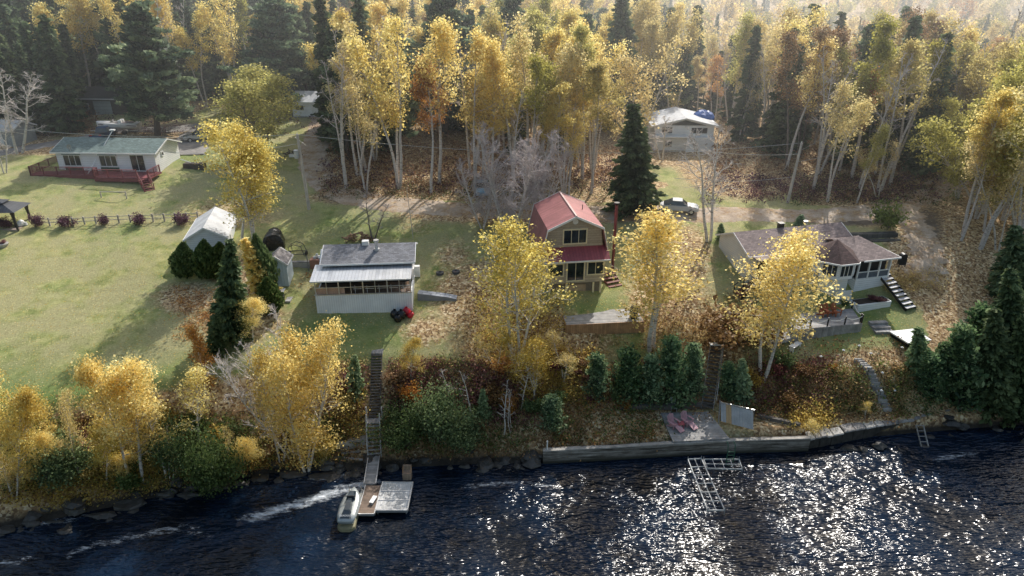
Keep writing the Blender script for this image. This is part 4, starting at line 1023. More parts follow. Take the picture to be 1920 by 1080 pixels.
gr=thing('covered_grill',(-22.4,56.2,8.4),'dark covered grill with pale lid in front of the narrow blue shed','grill')
MB().box(0,1.35,0,.75,-.1,.75).build('cabinet',M('charcoal_cover',(.05,.055,.06),.6),gr); MB().slab([(-.35,-.1,.8),(1.45,-.1,.8),(1.5,.85,.98),(-.2,.85,.9)],.06).build('lid',M('pale_cover',(.55,.57,.6),.4),gr); MB().box(1.55,2.05,.0,1.6,-.1,.06).build('paving_slab',CONC,gr)
# barrel tarp, cage frame, block wall, brick hearth
tb=thing('tarped_boat',(-24.3,64.8,9.8),'rounded load under a shiny black tarp behind the blue shed','tarp',rz=R(14))
mt=MB(); N_=9; rows=[]
for j in range(7):
    y=j*.42; s_=1-.10*(j/6)
    for k in range(N_): 
        a=math.pi*k/(N_-1); rr=random.Random(j*20+k).uniform(-.05,.05); rows.append((-1.15*s_*math.cos(a)*(1.0+rr),y+rr*2,.0+1.95*s_*math.sin(a)**.75*(1+rr)))
fs=[(j*N_+k,j*N_+k+1,(j+1)*N_+k+1,(j+1)*N_+k) for j in range(6) for k in range(N_-1)]; fs+=[tuple(range(N_))[::-1],tuple(range(6*N_,7*N_))]
mt.add(rows,fs); TARP=M('black_tarp',(.012,.013,.015),.22,.3,2.5,None,0,1.0); mt.build('cover',TARP,tb,smooth=False); MB().box(-.15,.12,-.03,-.005,1.1,1.28).build('label',TRIM,tb)
cf=thing('cart_frame',(-22.5,63.9,9.6),'dark metal trailer frame with curved bars beside the black tarp','trailer'); 
m=MB(); m.tube([(0,0,.3),(0,0,1.1),(.5,.2,1.3),(1.2,.2,1.1),(1.5,0,.3)],.035,6).tube([(0,1,.3),(0,1,1.1),(.5,1.1,1.3),(1.2,1.1,1.1),(1.5,1,.3)],.035,6).bar((0,0,.35),(1.5,0,.35),.05).bar((0,1,.35),(1.5,1,.35),.05).bar((0,0,.35),(0,1,.35),.05).bar((1.5,0,.35),(1.5,1,.35),.05).bar((0,0,1.1),(0,1,1.1),.04).bar((1.2,.2,1.1),(1.2,1.1,1.1),.04); m.build('frame',M('dark_tube',(.08,.08,.085),.4,.2,2,None,.5),cf)
for sx in (-.1,1.6):
    w_=MB().tube([(sx-.07,.5,.28),(sx+.07,.5,.28)],.28,14,True).build('wheel',BLACK,cf)
bw=thing('block_wall',(-20.7,62.0,9.1),'mossy concrete block wall between the sheds and the screened cottage','wall',rz=R(3)); MB().box(-1.7,1.0,0,.3,-.6,.75).build('blocks',CONC,bw); MB().box(-1.75,1.05,-.04,.34,.75,.84).build('cap',STONE,bw)
bh=thing('brick_hearth',(-19.3,61.9,9.2),'red brick outdoor hearth with white stones on top left of the screened cottage','fireplace'); MB().box(-.6,.55,0,.9,-.7,.95).build('body',BRICK,bh)
for x,y,z,s_ in ((-.3,.3,.95,.3),(.05,.4,.95,.32),(.25,.2,.95,.24),(-.05,.4,1.25,.22)): MB().box(x,x+s_,y,y+s_,z,z+s_*.8).build('stone',TRIM,bh,bevel=.04)
tp=thing('post',(-20.0,61.6,9.2),'thin grey post between the block wall and the brick hearth','post'); MB().tube([(0,0,-.4),(0,0,1.6)],.05,6).build('shaft',GREY,tp)
wb=thing('blue_barrel',(-18.2,62.6,9.2),'turquoise bin behind the left end of the grey shingled roof','barrel'); MB().cyl((0,0,0),.35,1.3,14).build('drum',M('turquoise_plastic',(.02,.28,.33),.4),wb)
# wood pile
wpile=thing('wood_pile',G(672,452),'heap of split firewood behind the grey shingled roof','firewood')
r_=random.Random(6)
m=MB()
for i in range(90):
    x=max(-1.5,min(1.5,r_.gauss(0,.8))); y=r_.gauss(0,.3); z=max(0,1.0-abs(x)*.5-abs(y)*.4)*r_.random()+.08; a=r_.uniform(0,3.14); m.bar((x,y,z),(x+.38*math.cos(a),y+.2*math.sin(a),z+r_.uniform(-.1,.15)),.12,.1)
m.build('logs',M('split_wood',(.33,.2,.12),.8,.5,3),wpile)
# ---------------------------------------------------------------- screened cottage
c2=thing('screened_cottage',(-17.55,54.85,7.8),'small cottage with grey shingles, tin porch roof and a row of screened windows','house',rz=R(4.5))
W2=8.55
MB().box(0,W2,0,.12,-.7,1.88).build('skirt_wall',WHITEV,c2); MB().box(W2-.12,W2,.12,2.6,-.7,1.88).box(0,.12,.12,2.6,-.7,1.88).build('skirt_side',WHITEV,c2)
MB().box(.12,W2-.12,.12,2.6,1.70,1.78).build('porch_floor',BROWNW,c2)
MB().box(.12,2.6,.2,.25,1.8,2.5).build('plywood_panel',M('plywood',(.50,.33,.24),.7,.15),c2); MB().box(8.0,8.35,.5,.56,1.8,2.7).build('plywood_panel',M('plywood',(.5,.33,.24)),c2)
sc=MB()
for i in range(9):
    x=W2*i/8; x=min(max(x,.07),W2-.07); sc.box(x-.045 if i%2==0 else x-.025,x+.045 if i%2==0 else x+.025,-.02,.07,1.9,3.28)
sc.box(-.05,W2+.05,-.035,.08,1.84,1.93).box(-.02,W2+.02,-.03,.075,3.24,3.34).box(0,W2,-.028,.06,2.56,2.62)
fr=sc.build('screen_frame',ALU,c2)
for i in range(8): MB().add([(W2*i/8+.05,.03,1.93),(W2*(i+1)/8-.05,.03,1.93),(W2*(i+1)/8-.05,.03,2.55),(W2*i/8+.05,.03,2.55)],[(0,1,2,3)]) if False else None
m=MB()
for i in range(1,8):
    if i>2: m.bar((W2*i/8+.1,.35,2.25),(W2*(i+1)/8-.15,.35,2.25),.03).bar((W2*i/8+.3,.35,1.8),(W2*i/8+.3,.35,2.6),.03)
m.build('inner_railing',TRIM,c2)
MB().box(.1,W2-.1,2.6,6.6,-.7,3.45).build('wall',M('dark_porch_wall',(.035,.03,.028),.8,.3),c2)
MB().gablex([(2.62,3.3),(6.62,3.3),(4.6,4.5)],.02,W2-.02).box(W2-.11,W2-.02,2.6,6.62,-.7,3.3).build('gable',WHITE,c2)
pr=MB().slab([(-.25,-.28,3.38),(W2+.05,-.28,3.38),(W2+.05,2.7,3.72),(-.25,2.7,3.72)],.05).build('porch_roof',METAL,c2)
MB().bar((-.25,-.3,3.33),(W2+.05,-.3,3.33),.05,.12).build('fascia',TRIM,pr)
rfm=MB(); rfm.slab([(.35,2.0,4.02),(W2+.3,2.0,4.02),(W2+.3,4.55,4.95),(.35,4.55,4.95)],.12); rfm.slab([(.35,7.0,3.95),(W2+.3,7.0,3.95),(W2+.3,4.55,4.954),(.35,4.55,4.954)],.12)
rr_=rfm.build('roof',ROOFK,c2); MB().bar((.35,1.98,3.93),(W2+.3,1.98,3.93),.05,.16).bar((W2+.32,2.0,3.93),(W2+.32,4.55,4.87),.05,.16).bar((W2+.32,7.0,3.87),(W2+.32,4.55,4.87),.05,.16).bar((.33,2.0,3.93),(.33,4.55,4.87),.05,.16).build('fascia',TRIM,rr_)
ch=MB().tube([(5.3,3.75,4.4),(5.3,3.75,5.45)],.17,12,True).tube([(5.3,3.75,5.45),(5.3,3.75,5.6)],.25,12,True).tube([(5.3,3.75,4.55),(5.3,3.75,4.75)],.28,12,True).build('chimney',ALU,rr_)
MB().box(3.9,4.5,4.3,4.8,4.8,5.25).build('roof_vent',TRIM,rr_)
win(c2,(W2-.02,3.4,1.7),(0,1),.8,1.0,2,TRIM); MB().box(W2,W2+.5,4.9,5.3,1.2,2.3).build('meter_box',TRIM,c2)
at=thing('antenna_mast',G(775,447),'tall thin antenna mast behind the right end of the grey shingled roof','antenna'); hm_=hgt(G(775,447),352)
MB().tube([(0,0,-.3),(-.35,0,hm_)],[.05,.02],6).build('mast',ALU,at); MB().bar((-.3,0,hm_*.55),(.3,0,hm_*.55),.03).bar((-.2,0,hm_*.45),(.2,0,hm_*.45),.03).build('crossbar',ALU,at)
rp=thing('stone_ramp',(-8.75,57.0,8.1),'grey stone block retaining ramp running right from the screened cottage','wall',rz=R(-2)); MB().gable([(0,-1.3),(3.6,-1.3),(3.6,.25),(2.6,.45),(0,.75)],0,.8).build('blocks',shingle('grey_blocks',(.36,.38,.41),2.6,.6,.15),rp)
for px_,py_,l_ in ((825,514,'left round concrete septic lid on the leafy yard beside the cottage'),(855,511,'right round concrete septic lid on the leafy yard beside the cottage')):
    t_=thing('septic_lid',G(px_,py_),l_,'lid','septic lids in the yard'); MB().cyl((0,0,-.1),.38,.28,18).build('cover',M('dark_concrete',(.09,.09,.09),.9),t_); MB().bar((-.12,0,.22),(.12,0,.22),.03,.05).build('handle',BLACK,t_)
def bag(name,x,y,s_,mat,label,tilt=0):
    g=Vector((x,y,H(x,y))); o=thing(name,g,label,'bag'); r=random.Random(int(x*50+y*9)); m=MB(); rings=7; N=10; vs=[]
    for j in range(rings):
        t=j/(rings-1); rad=s_*.5*(math.sin(math.pi*(.12+.8*t))**.6)
        for k in range(N): a=6.283*k/N; q=rad*(1+r.uniform(-.12,.12)); vs.append((q*math.cos(a)+tilt*t,q*math.sin(a)*.8,t*s_*.9))
    m.add(vs,[(j*N+k,j*N+(k+1)%N,(j+1)*N+(k+1)%N,(j+1)*N+k) for j in range(rings-1) for k in range(N)]+[tuple(range(N))[::-1],tuple(range((rings-1)*N,rings*N))])
    m.build('sack',mat,o,smooth=True); MB().tube([(tilt,0,s_*.85),(tilt+.03,0,s_*1.02)],[s_*.1,s_*.16],7).build('knot',mat,o)
RB=M('red_plastic',(.55,.02,.04),.35,.15)
bag('trash_bag',-10.55,54.6,.85,TARP,'left black bag slumped against the ribbed cottage skirt')
bag('trash_bag',-9.95,54.5,.9,TARP,'middle black bag against the ribbed cottage skirt')
bag('trash_bag',-10.2,54.1,.75,TARP,'front black bag lying before the other two black bags')
bag('red_bag',-9.45,55.0,.8,RB,'upper red bag at the right corner of the screened cottage',-.1)
bag('red_bag',-9.2,54.65,.6,RB,'lower red bag in front at the right corner of the screened cottage',.15)
# ---------------------------------------------------------------- red roofed gambrel house
gh=thing('gambrel_house',(3.2,58.2,8.0),'tall taupe house with red gambrel roof and red skirt roof','house',rz=R(8))
# local: x 0..5.6 front, upper gable face at y=.9, goes back 7.2
pf=[(-.55,3.3),(6.15,3.3),(5.45,6.3),(2.8,7.55),(.15,6.3)]
MB().gable([(0,2.4),(5.6,2.4),(5.6,3.6),(5.3,6.2),(2.8,7.4),(.3,6.2),(0,3.6)],.9,8.0).build('upper_wall',TAUPE,gh)
MB().box(0,5.6,0,.9,1.2,3.75).box(0,5.6,.9,8,-.9,2.4).build('lower_wall',TAUPE,gh)
MB().box(.5,5.3,.35,.9,-.8,1.2).build('basement_wall',M('shaded_taupe',(.24,.2,.16),.7,.2),gh)
for x in (.3,1.9,4.5,5.2): MB().box(x,x+.16,.05,.2,-.8,1.18).build('post',CREAM,gh)
MB().box(2.1,3.9,.27,.33,-.45,.9).build('crawl_door',M('beige_door',(.42,.32,.23),.7,.2),gh)
rf_=MB(); t=.1
for s in (-1,1):
    X=lambda v:2.8+s*v
    rf_.slab([(X(3.3),.55,3.35),(X(3.3),8.3,3.35),(X(2.62),8.3,6.38),(X(2.62),.55,6.38)],t)
    rf_.slab([(X(2.62),.55,6.40),(X(2.62),8.3,6.40),(X(0),8.3,7.62+.002*s),(X(0),.55,7.62+.002*s)],t)
rg=rf_.build('roof',REDR,gh)
m=MB()
for yy in (.53,8.32):
    for s in (-1,1):
        m.bar((2.8+s*3.3,yy,3.28),(2.8+s*2.64,yy,6.32),.06,.2).bar((2.8+s*2.64,yy,6.32),(2.8,yy,7.54),.055,.2)
m.build('fascia',TRIM,rg); MB().bar((2.8,.55,7.66),(2.8,8.3,7.66),.16,.05).build('ridge_cap',M('pale_ridge',(.62,.45,.42),.4),rg)
MB().tube([(2.8,1.0,7.0),(2.8,.86,7.0)],.26,14,True).build('round_vent',TRIM,gh); MB().tube([(4.3,4.5,6.7),(4.3,4.5,7.4)],.04,6).build('pipe',BLACK,rg)
sk=MB().slab([(-.35,-.45,3.62),(5.95,-.45,3.62),(5.95,.92,4.55),(-.35,.92,4.55)],.08).build('skirt_roof',REDR2,gh); MB().bar((-.35,-.48,3.56),(5.95,-.48,3.56),.05,.14).build('fascia',TRIM,sk)
win(gh,(1.75,.9,4.85),(1,0),2.1,1.4,3,CREAM,.12)
win(gh,(-.0+.15,0,2.0),(1,0),1.4,1.25,1,CREAM,.12); win(gh,(2.0,0,1.45),(1,0),1.55,1.9,2,CREAM,.12,name='patio_door'); win(gh,(3.95,0,2.0),(1,0),1.45,1.3,2,CREAM,.12)
win(gh,(5.6,1.8,2.4),(0,1),.6,.5,1,CREAM)
cm=thing('chimney_pipe',(10.1,63.0,8.6),'tall dark red metal stove chimney at the right of the gambrel house','chimney'); MB().tube([(0,0,-.3),(0,0,6.9)],.15,12,True).build('flue',M('dark_red_flue',(.20,.05,.05),.5,.2),cm); MB().tube([(0,0,6.9),(0,0,7.1)],.27,12,True).build('cap',BLACK,cm)
stp=thing('side_steps',(9.4,60.4,7.9),'low reddish steps at the right foot of the gambrel house','steps'); stair(stp,(0,1.5,1.0),(.9,-.6,-.1),1.5,5,M('red_brown_wood',(.2,.07,.05),.7,.2),open_=False)
# platform
pl=thing('wood_platform',(4.85,53.5,7.42),'wide grey wooden platform with tan fascia below the gambrel house','platform',rz=R(6))
MB().box(0,7.0,0,2.6,-.10,0).build('decking',GREYY,pl); MB().box(-.02,7.02,-.07,-.012,-1.1,.03).build('front_fascia',TANW,pl); MB().box(7.01,7.06,-.07,2.6,-1.0,-.02).box(-.06,-.01,-.07,2.6,-1.0,-.02).build('side_fascia',TANW,pl)
cg=thing('covered_grill',(11.0,54.9,7.42),'dark grey covered grill standing on the right end of the wood platform','grill')
m=MB(); vs=[]
for j,(z,a,b_) in enumerate(((0,.36,.3),(.5,.38,.32),(.95,.36,.3),(1.15,.24,.2),(1.22,.06,.05))):
    for k in range(12): an=6.283*k/12; vs.append((a*math.copysign(abs(math.cos(an))**.6,math.cos(an)),b_*math.copysign(abs(math.sin(an))**.6,math.sin(an)),z))
m.add(vs,[(j*12+k,j*12+(k+1)%12,(j+1)*12+(k+1)%12,(j+1)*12+k) for j in range(4) for k in range(12)]+[tuple(range(12))[::-1],tuple(range(48,60))]); m.build('cover',M('charcoal_cover',(.05,.055,.06),.6),cg,smooth=True); MB().tube([(-.2,.1,1.0),(-.2,.1,1.35)],.03,6).build('handle',BLACK,cg)
# ---------------------------------------------------------------- grey roofed bungalow on the right
rh=thing('bungalow',(23.3,61.8,8.2),'wide pale bungalow with brown roof, hexagonal bay and screened porch at right','house',rz=R(14))
gable_house(rh,11.8,5.8,2.5,1.25,STONEW,ROOFB,.35,-2.2)
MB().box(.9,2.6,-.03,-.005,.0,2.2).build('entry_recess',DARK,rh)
win(rh,(3.4,0,.9),(1,0),1.6,1.2,3); win(rh,(5.6,0,.2),(1,0),.9,2.0,1,name='door')
ec=MB().box(0.0,2.9,-1.5,0.0,2.42,2.5).build('entry_roof',ROOFB,rh)
for nm_,x,y,z in (('roof_vent',4.9,2.9,3.75),('chimney',6.5,1.2,2.9)):
    if nm_=='chimney': MB().tube([(x,y,z),(x,y,z+2.0)],.14,12,True).tube([(x,y,z+2.0),(x,y,z+2.2)],.22,12,True).tube([(x,y,z+.25),(x,y,z+.45)],.24,12,True).build(nm_,ALU,rh)
    else: MB().box(x,x+.5,y,y+.5,z,z+.45).box(x-.06,x+.56,y-.06,y+.56,z+.5,z+.6).build(nm_,BLACK,rh)
# hexagonal bay
BC=(8.2,-1.7); RB_=2.15; hexa=[(BC[0]+RB_*math.cos(R(22.5+45*k)),BC[1]+RB_*math.sin(R(22.5+45*k))) for k in range(8)]
MB().prism(hexa,.62,2.42).build('bay_wall',WHITE,rh); lowr=[(BC[0]+(RB_-.35)*math.cos(R(22.5+45*k)),BC[1]+(RB_-.35)*math.sin(R(22.5+45*k))) for k in range(8)]
MB().prism(lowr,-2.4,.62).build('bay_base',STONEW,rh)
m=MB(); ro=[(BC[0]+(RB_+.45)*math.cos(R(22.5+45*k)),BC[1]+(RB_+.45)*math.sin(R(22.5+45*k)),2.38) for k in range(8)]; m.add(ro+[(BC[0],BC[1],4.05)],[(k,(k+1)%8,8) for k in range(8)]+[tuple(range(8))[::-1]]); br_=m.build('bay_roof',shingle('dark_brown_shingles',(.10,.06,.055)),rh)
m=MB(); 
for k in range(8): a=ro[k]; b_=ro[(k+1)%8]; m.bar((a[0],a[1],2.33),(b_[0],b_[1],2.33),.05,.15)
m.build('fascia',TRIM,br_)
for k in (4,5,6):
    a=Vector((*hexa[k],0)); b_=Vector((*hexa[(k+1)%8],0)); u=(b_-a).normalized(); L_=(b_-a).length
    win(rh,(a.x+u.x*.18,a.y+u.y*.18,.95),(u.x,u.y),L_-.36,1.2,3,TRIM,.08)
MB().box(BC[0]-1.0,BC[0]+.75,BC[1]-2.55,BC[1]-2.45,-2.2,-.35).build('white_panel',STONEW,rh)
# screened porch wing
MB().box(9.9,13.6,-3.3,2.0,-2.2,.25).build('porch_base',WHITE,rh)
sp_=MB()
for x in (9.95,11.15,12.35,13.55): sp_.box(x-.07,x+.07,-3.34,-3.2,.25,2.35)
for y in (-3.27,-1.5,.3,1.95): sp_.box(13.48,13.62,y-.07+(.15 if y<-3 else 0),y+.07+(.15 if y<-3 else 0),.25,2.35)
sp_.box(9.85,13.66,-3.37,-3.18,2.2,2.4).box(9.85,13.66,-3.36,-3.19,.22,.34).box(13.46,13.66,-3.18,2.0,.23,.33).box(13.46,13.66,-3.18,2.0,2.21,2.39).box(9.95,13.55,-3.33,-3.22,.95,1.02)
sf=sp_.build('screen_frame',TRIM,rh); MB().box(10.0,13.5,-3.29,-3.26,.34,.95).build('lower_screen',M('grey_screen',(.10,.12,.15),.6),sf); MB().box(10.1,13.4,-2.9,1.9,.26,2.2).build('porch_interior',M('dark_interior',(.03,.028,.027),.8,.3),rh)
m=MB(); e=2.42; A=[(9.4,-3.8,e),(14.1,-3.8,e),(14.1,2.4,e),(9.4,2.4,e)]; R0=(8.4,-.7,3.7); R1=(11.6,-.7,3.7)
m.add([A[0],A[1],A[2],A[3],R0,R1],[(0,1,5,4),(1,2,5),(2,3,4,5),(3,0,4),(3,2,1,0)]); pr_=m.build('porch_roof',ROOFB,rh); MB().bar((9.9,-3.83,2.36),(14.12,-3.83,2.36),.05,.15).build('fascia',TRIM,pr_); MB().bar((14.13,-3.79,2.36),(14.13,2.4,2.36),.05,.145).build('fascia',TRIM,pr_)
# balcony between
bl=thing('balcony',(23.3,61.8,8.2),'white floored balcony with black posts left of the hexagonal bay','balcony',rz=R(14)); MB().box(3.0,6.2,-2.4,-.06,-.12,.0).build('floor',TRIM,bl); railing(bl,[(3.05,-2.35,0),(6.15,-2.35,0)],1.0,BLACK,1.5,0)
for x in (3.2,6.0): MB().box(x,x+.12,-2.3,-2.18,-2.4,-.12).build('post',TRIM,bl)
es=thing('entry_steps',(23.3,61.8,8.2),'reddish entry steps with black rail at the left end of the brown roofed bungalow','steps',rz=R(14))
MB().box(.6,2.5,-1.4,-.05,-.15,.0).build('landing',M('red_brown_wood',(.2,.07,.05)),es); stair(es,(.6,-.8,0),(-1.6,-1.3,-1.0),1.1,6,M('red_brown_wood',(.2,.07,.05)),BLACK,.9,open_=False)
pb=thing('planter_box',(36.4,59.2,6.35),'white raised planter box in front of the screened porch base','planter',rz=R(14)); MB().box(-3.4,.3,0,1.2,-.4,.62).build('box',WHITE,pb); MB().box(-3.3,.2,.1,1.1,.62,.66).build('soil',M('soil',(.05,.035,.025),.95,.4),pb)
def plant_clump(nm,g,w,h,leaf,label,cat='plant'): return plant(leaf,nm,g,h,w,0,None,label,cat)
plant_clump('potted_plant',Vector((32.0,58.9,6.6)),.9,.9,'shg0','bushy green plant at the foot of the hexagonal bay','plant')
plant_clump('potted_plant',Vector((30.7,58.5,6.5)),.8,.8,'shl1','light green plant left beside the orange chairs','plant')
plant_clump('planter_flowers',Vector((35.4,59.6,7.0)),1.6,.35,'shr0','withered flowers in the white raised planter','plant')
ss=thing('side_stairs',(36.6,61.4,8.4),'dark timber stairs with pale treads going down right of the screened porch','stairs'); stair(ss,(.4,.9,.25),(1.9,-2.6,-2.0),1.3,9,M('pale_tread',(.5,.5,.52),.6,.2),BLACK,open_=False)
tank=thing('gas_grill',(39.2,63.3,9.0),'black grill standing on the leafy ground right of the screened porch','grill'); MB().box(-.35,.35,-.25,.25,.1,.85).build('body',BLACK,tank,bevel=.05); MB().tube([(0,-.25,1.0),(0,.25,1.0)],.32,12,True).build('lid',BLACK,tank)
for x in (-.3,.3): MB().box(x-.04,x+.04,-.2,-.12,-.1,.1).build('leg',BLACK,tank)
# rear stone wall behind porch
rw=thing('stone_wall',(34.5,67.5,8.6),'dark stacked stone retaining wall behind the screened porch roof','wall',rz=R(4)); LST=shingle('dark_stacked_stone',(.10,.095,.085),1.8,.4,.4)
for j in range(3): MB().box(0-.0*j,7.5,j*.75,j*.75+.7,-1.0,.5+.5*j).build('tier',LST,rw)
# deck with rope
p1=atz(1617,606,6.45); p2=atz(1486,618,6.45); p3=atz(1598,578,6.45); p4=atz(1478,590,6.45)
rd=thing('rope_deck',(0,0,0),'grey raised deck with white rope railing in front of the hexagonal bay','deck')
MB().slab([p2,p1,p3,p4],.1).build('decking',GREYY,rd)
MB().add([(p2.x,p2.y,p2.z-.01),(p1.x,p1.y,p1.z-.01),(p1.x,p1.y,5.2),(p2.x,p2.y,5.0),(p2.x,p2.y-.05,6.44),(p1.x,p1.y-.05,6.44),(p1.x,p1.y-.05,5.2),(p2.x,p2.y-.05,5.0)],[(0,1,2,3),(4,5,6,7),(0,1,5,4),(1,2,6,5),(3,0,4,7)]).build('skirt',GREY,rd)
MB().add([(p1.x,p1.y,6.44),(p3.x,p3.y,6.44),(p3.x,p3.y,5.4),(p1.x,p1.y,5.2)],[(0,1,2,3)]).build('skirt',GREYY,rd)
railing(rd,[(p2.x,p2.y+.06,6.45),(p1.x-.06,p1.y+.06,6.45)],.8,BLACK,1.7,0,rope=True); railing(rd,[(p1.x-.06,p1.y+.3,6.45),(p3.x-.06,p3.y,6.45)],.8,BLACK,2.6,0,rope=True)
ld=thing('low_deck',(0,0,0),'low grey boards of the deck corner behind the crooked birch trunk','deck'); q1=atz(1440,642,5.75);q2=atz(1484,634,5.75);q3=atz(1484,600,5.75);q4=atz(1440,612,5.75); MB().slab([q1,q2,q3,q4],.35).build('decking',GREY,ld)
def adiron(name,x,y,z,rz,mat,label,cat='chair',group=None,leg_rest=False):
    o=thing(name,(x,y,z),label,cat,group,R(rz))
    MB().slab([(-.28,-.35,.38),(.28,-.35,.38),(.28,.22,.26),(-.28,.22,.26)],.04).build('seat',mat,o)
    bk=MB()
    for k in range(5): xx=-.24+.12*k; hh=.78-abs(k-2)*.06; bk.bar((xx,.2,.28),(xx*1.25,.2+hh*.42,.28+hh),.10,.03)
    bk.build('backrest',mat,o)
    for s in (-1,1):
        MB().box(s*.36-.07,s*.36+.07,-.4,.35,.56,.6).build('armrest',mat,o); MB().bar((s*.32,-.33,0),(s*.32,-.33,.56),.09,.05).build('leg',mat,o); MB().bar((s*.31,.45,0),(s*.31,-.3,.34),.05,.1).build('leg',mat,o)
    if leg_rest: MB().slab([(-.27,-1.05,.12),(.27,-1.05,.12),(.27,-.4,.36),(-.27,-.4,.36)],.05).build('footrest',mat,o)
    return o
for px_,lb in ((1542,'orange deck chair partly hidden by leaves, leftmost of the three on the rope deck'),(1551,'orange deck chair in the middle of the three on the rope deck'),(1566,'orange deck chair nearest the railing corner on the rope deck')):
    a=atz(px_,590 if px_!=1542 else 592,6.46); adiron('deck_chair',a.x,a.y,a.z,25,ORANGEW,lb,'chair','orange deck chairs on the rope deck')
fp=thing('stone_steps',G(1652,620),'three low grey timber steps right of the rope deck','steps',rz=R(5)); 
for k in range(3): MB().box(-.8,.9,-.5+k*.5,0+k*.5,-.5,.12+.2*k).build('step',GREY,fp)
c_=[atz(x,y,5.8) for x,y in ((1668,621),(1703,643),(1747,637),(1714,616))]
sl=thing('white_table_slab',(0,0,0),'bright white flat slab lying on the right lawn before the dark spruce','slab'); MB().slab(c_,.12).build('top',M('bright_white_sheet',(.85,.86,.88),.3,.04),sl); cc=sum(c_,Vector())/4
MB().slab([cc+(v-cc)*.93-Vector((0,0,.125)) for v in c_],.35).build('base',DARK,sl)
# solar lamps
for i,(px_,py_,lb) in enumerate(((1578,672,'garden lamp left of the stone steps top'),(1607,665,'garden lamp at the head of the stone steps'),(1629,678,'garden lamp right of the head of the stone steps'),(1687,668,'tall garden lamp below the white slab'),(1536,684,'garden lamp farthest left on the right lawn edge'),(1626,705,'garden lamp beside the upper stone steps'),(1650,715,'garden lamp right of the middle of the stone steps'),(1648,748,'garden lamp low beside the stone steps'),(1673,748,'lowest garden lamp right of the stone steps'))):
    g=G(px_,py_); o=thing('garden_lamp',g,lb,'lamp','garden lamps by the stone steps'); MB().tube([(0,0,-.1),(0,0,.8)],.02,5).build('stake',BLACK,o); MB().tube([(0,0,.78),(0,0,.86),(0,0,.94)],[.05,.13,.03],8,True).build('lamp_head',TRIM,o)
# lounge bench on lawn
g=G(1490,655); lw=thing('lawn_bench',g,'pale bench standing at the lawn edge beside the crooked birch','bench',rz=R(40)); MB().box(-.7,.7,-.25,.25,.4,.46).build('seat',TRIM,lw)
for x in (-.6,.6): MB().box(x-.04,x+.04,-.2,.2,-.1,.4).build('leg',TRIM,lw)
# ---------------------------------------------------------------- house on the hillside
h4=thing('hillside_house',(21.1,101.0,11.6),'white house with low gable roof among the trees above the right part of the road','house',rz=R(-2))
gable_house(h4,8.6,8,3.7,1.0,WHITE,ROOFL,.6,-.8,'y'); h4w=M('house_gable_dark',(.07,.06,.06),.8)
MB().gable([(1.2,3.7),(7.4,3.7),(4.3,4.45)],-.06,-.01).build('gable_glass',GLASS,h4)
win(h4,(5.3,0,2.5),(1,0),2.3,.9,3); win(h4,(1.0,0,2.5),(1,0),1.5,1.0,2); win(h4,(1.4,0,.5),(1,0),1.2,1.0,2)
MB().box(4.6,8.62,-.9,-.02,-.8,2.1).build('lower_wing',WHITE,h4); MB().box(-.3,4.5,-1.6,-.02,2.2,2.34).build('balcony',TRIM,h4)
tp_=thing('blue_tarp',(29.3,106,12.0),'bright blue tarp over a rounded pile behind the white hillside house','tarp'); m=MB(); vs=[]
for j in range(5):
    for k in range(12): a=6.283*k/12; rr=1.9*math.cos(j*.38); vs.append((rr*math.cos(a),rr*math.sin(a),2.9+1.7*math.sin(j*.38)+.1*math.sin(k*3+j)))
for k in range(12): vs[k]=(vs[k][0],vs[k][1],-.2)
m.add(vs,[(j*12+k,j*12+(k+1)%12,(j+1)*12+(k+1)%12,(j+1)*12+k) for j in range(4) for k in range(12)]+[tuple(range(48,60))]); m.build('cover',M('blue_tarp',(.04,.13,.42),.4,.2,3),tp_)
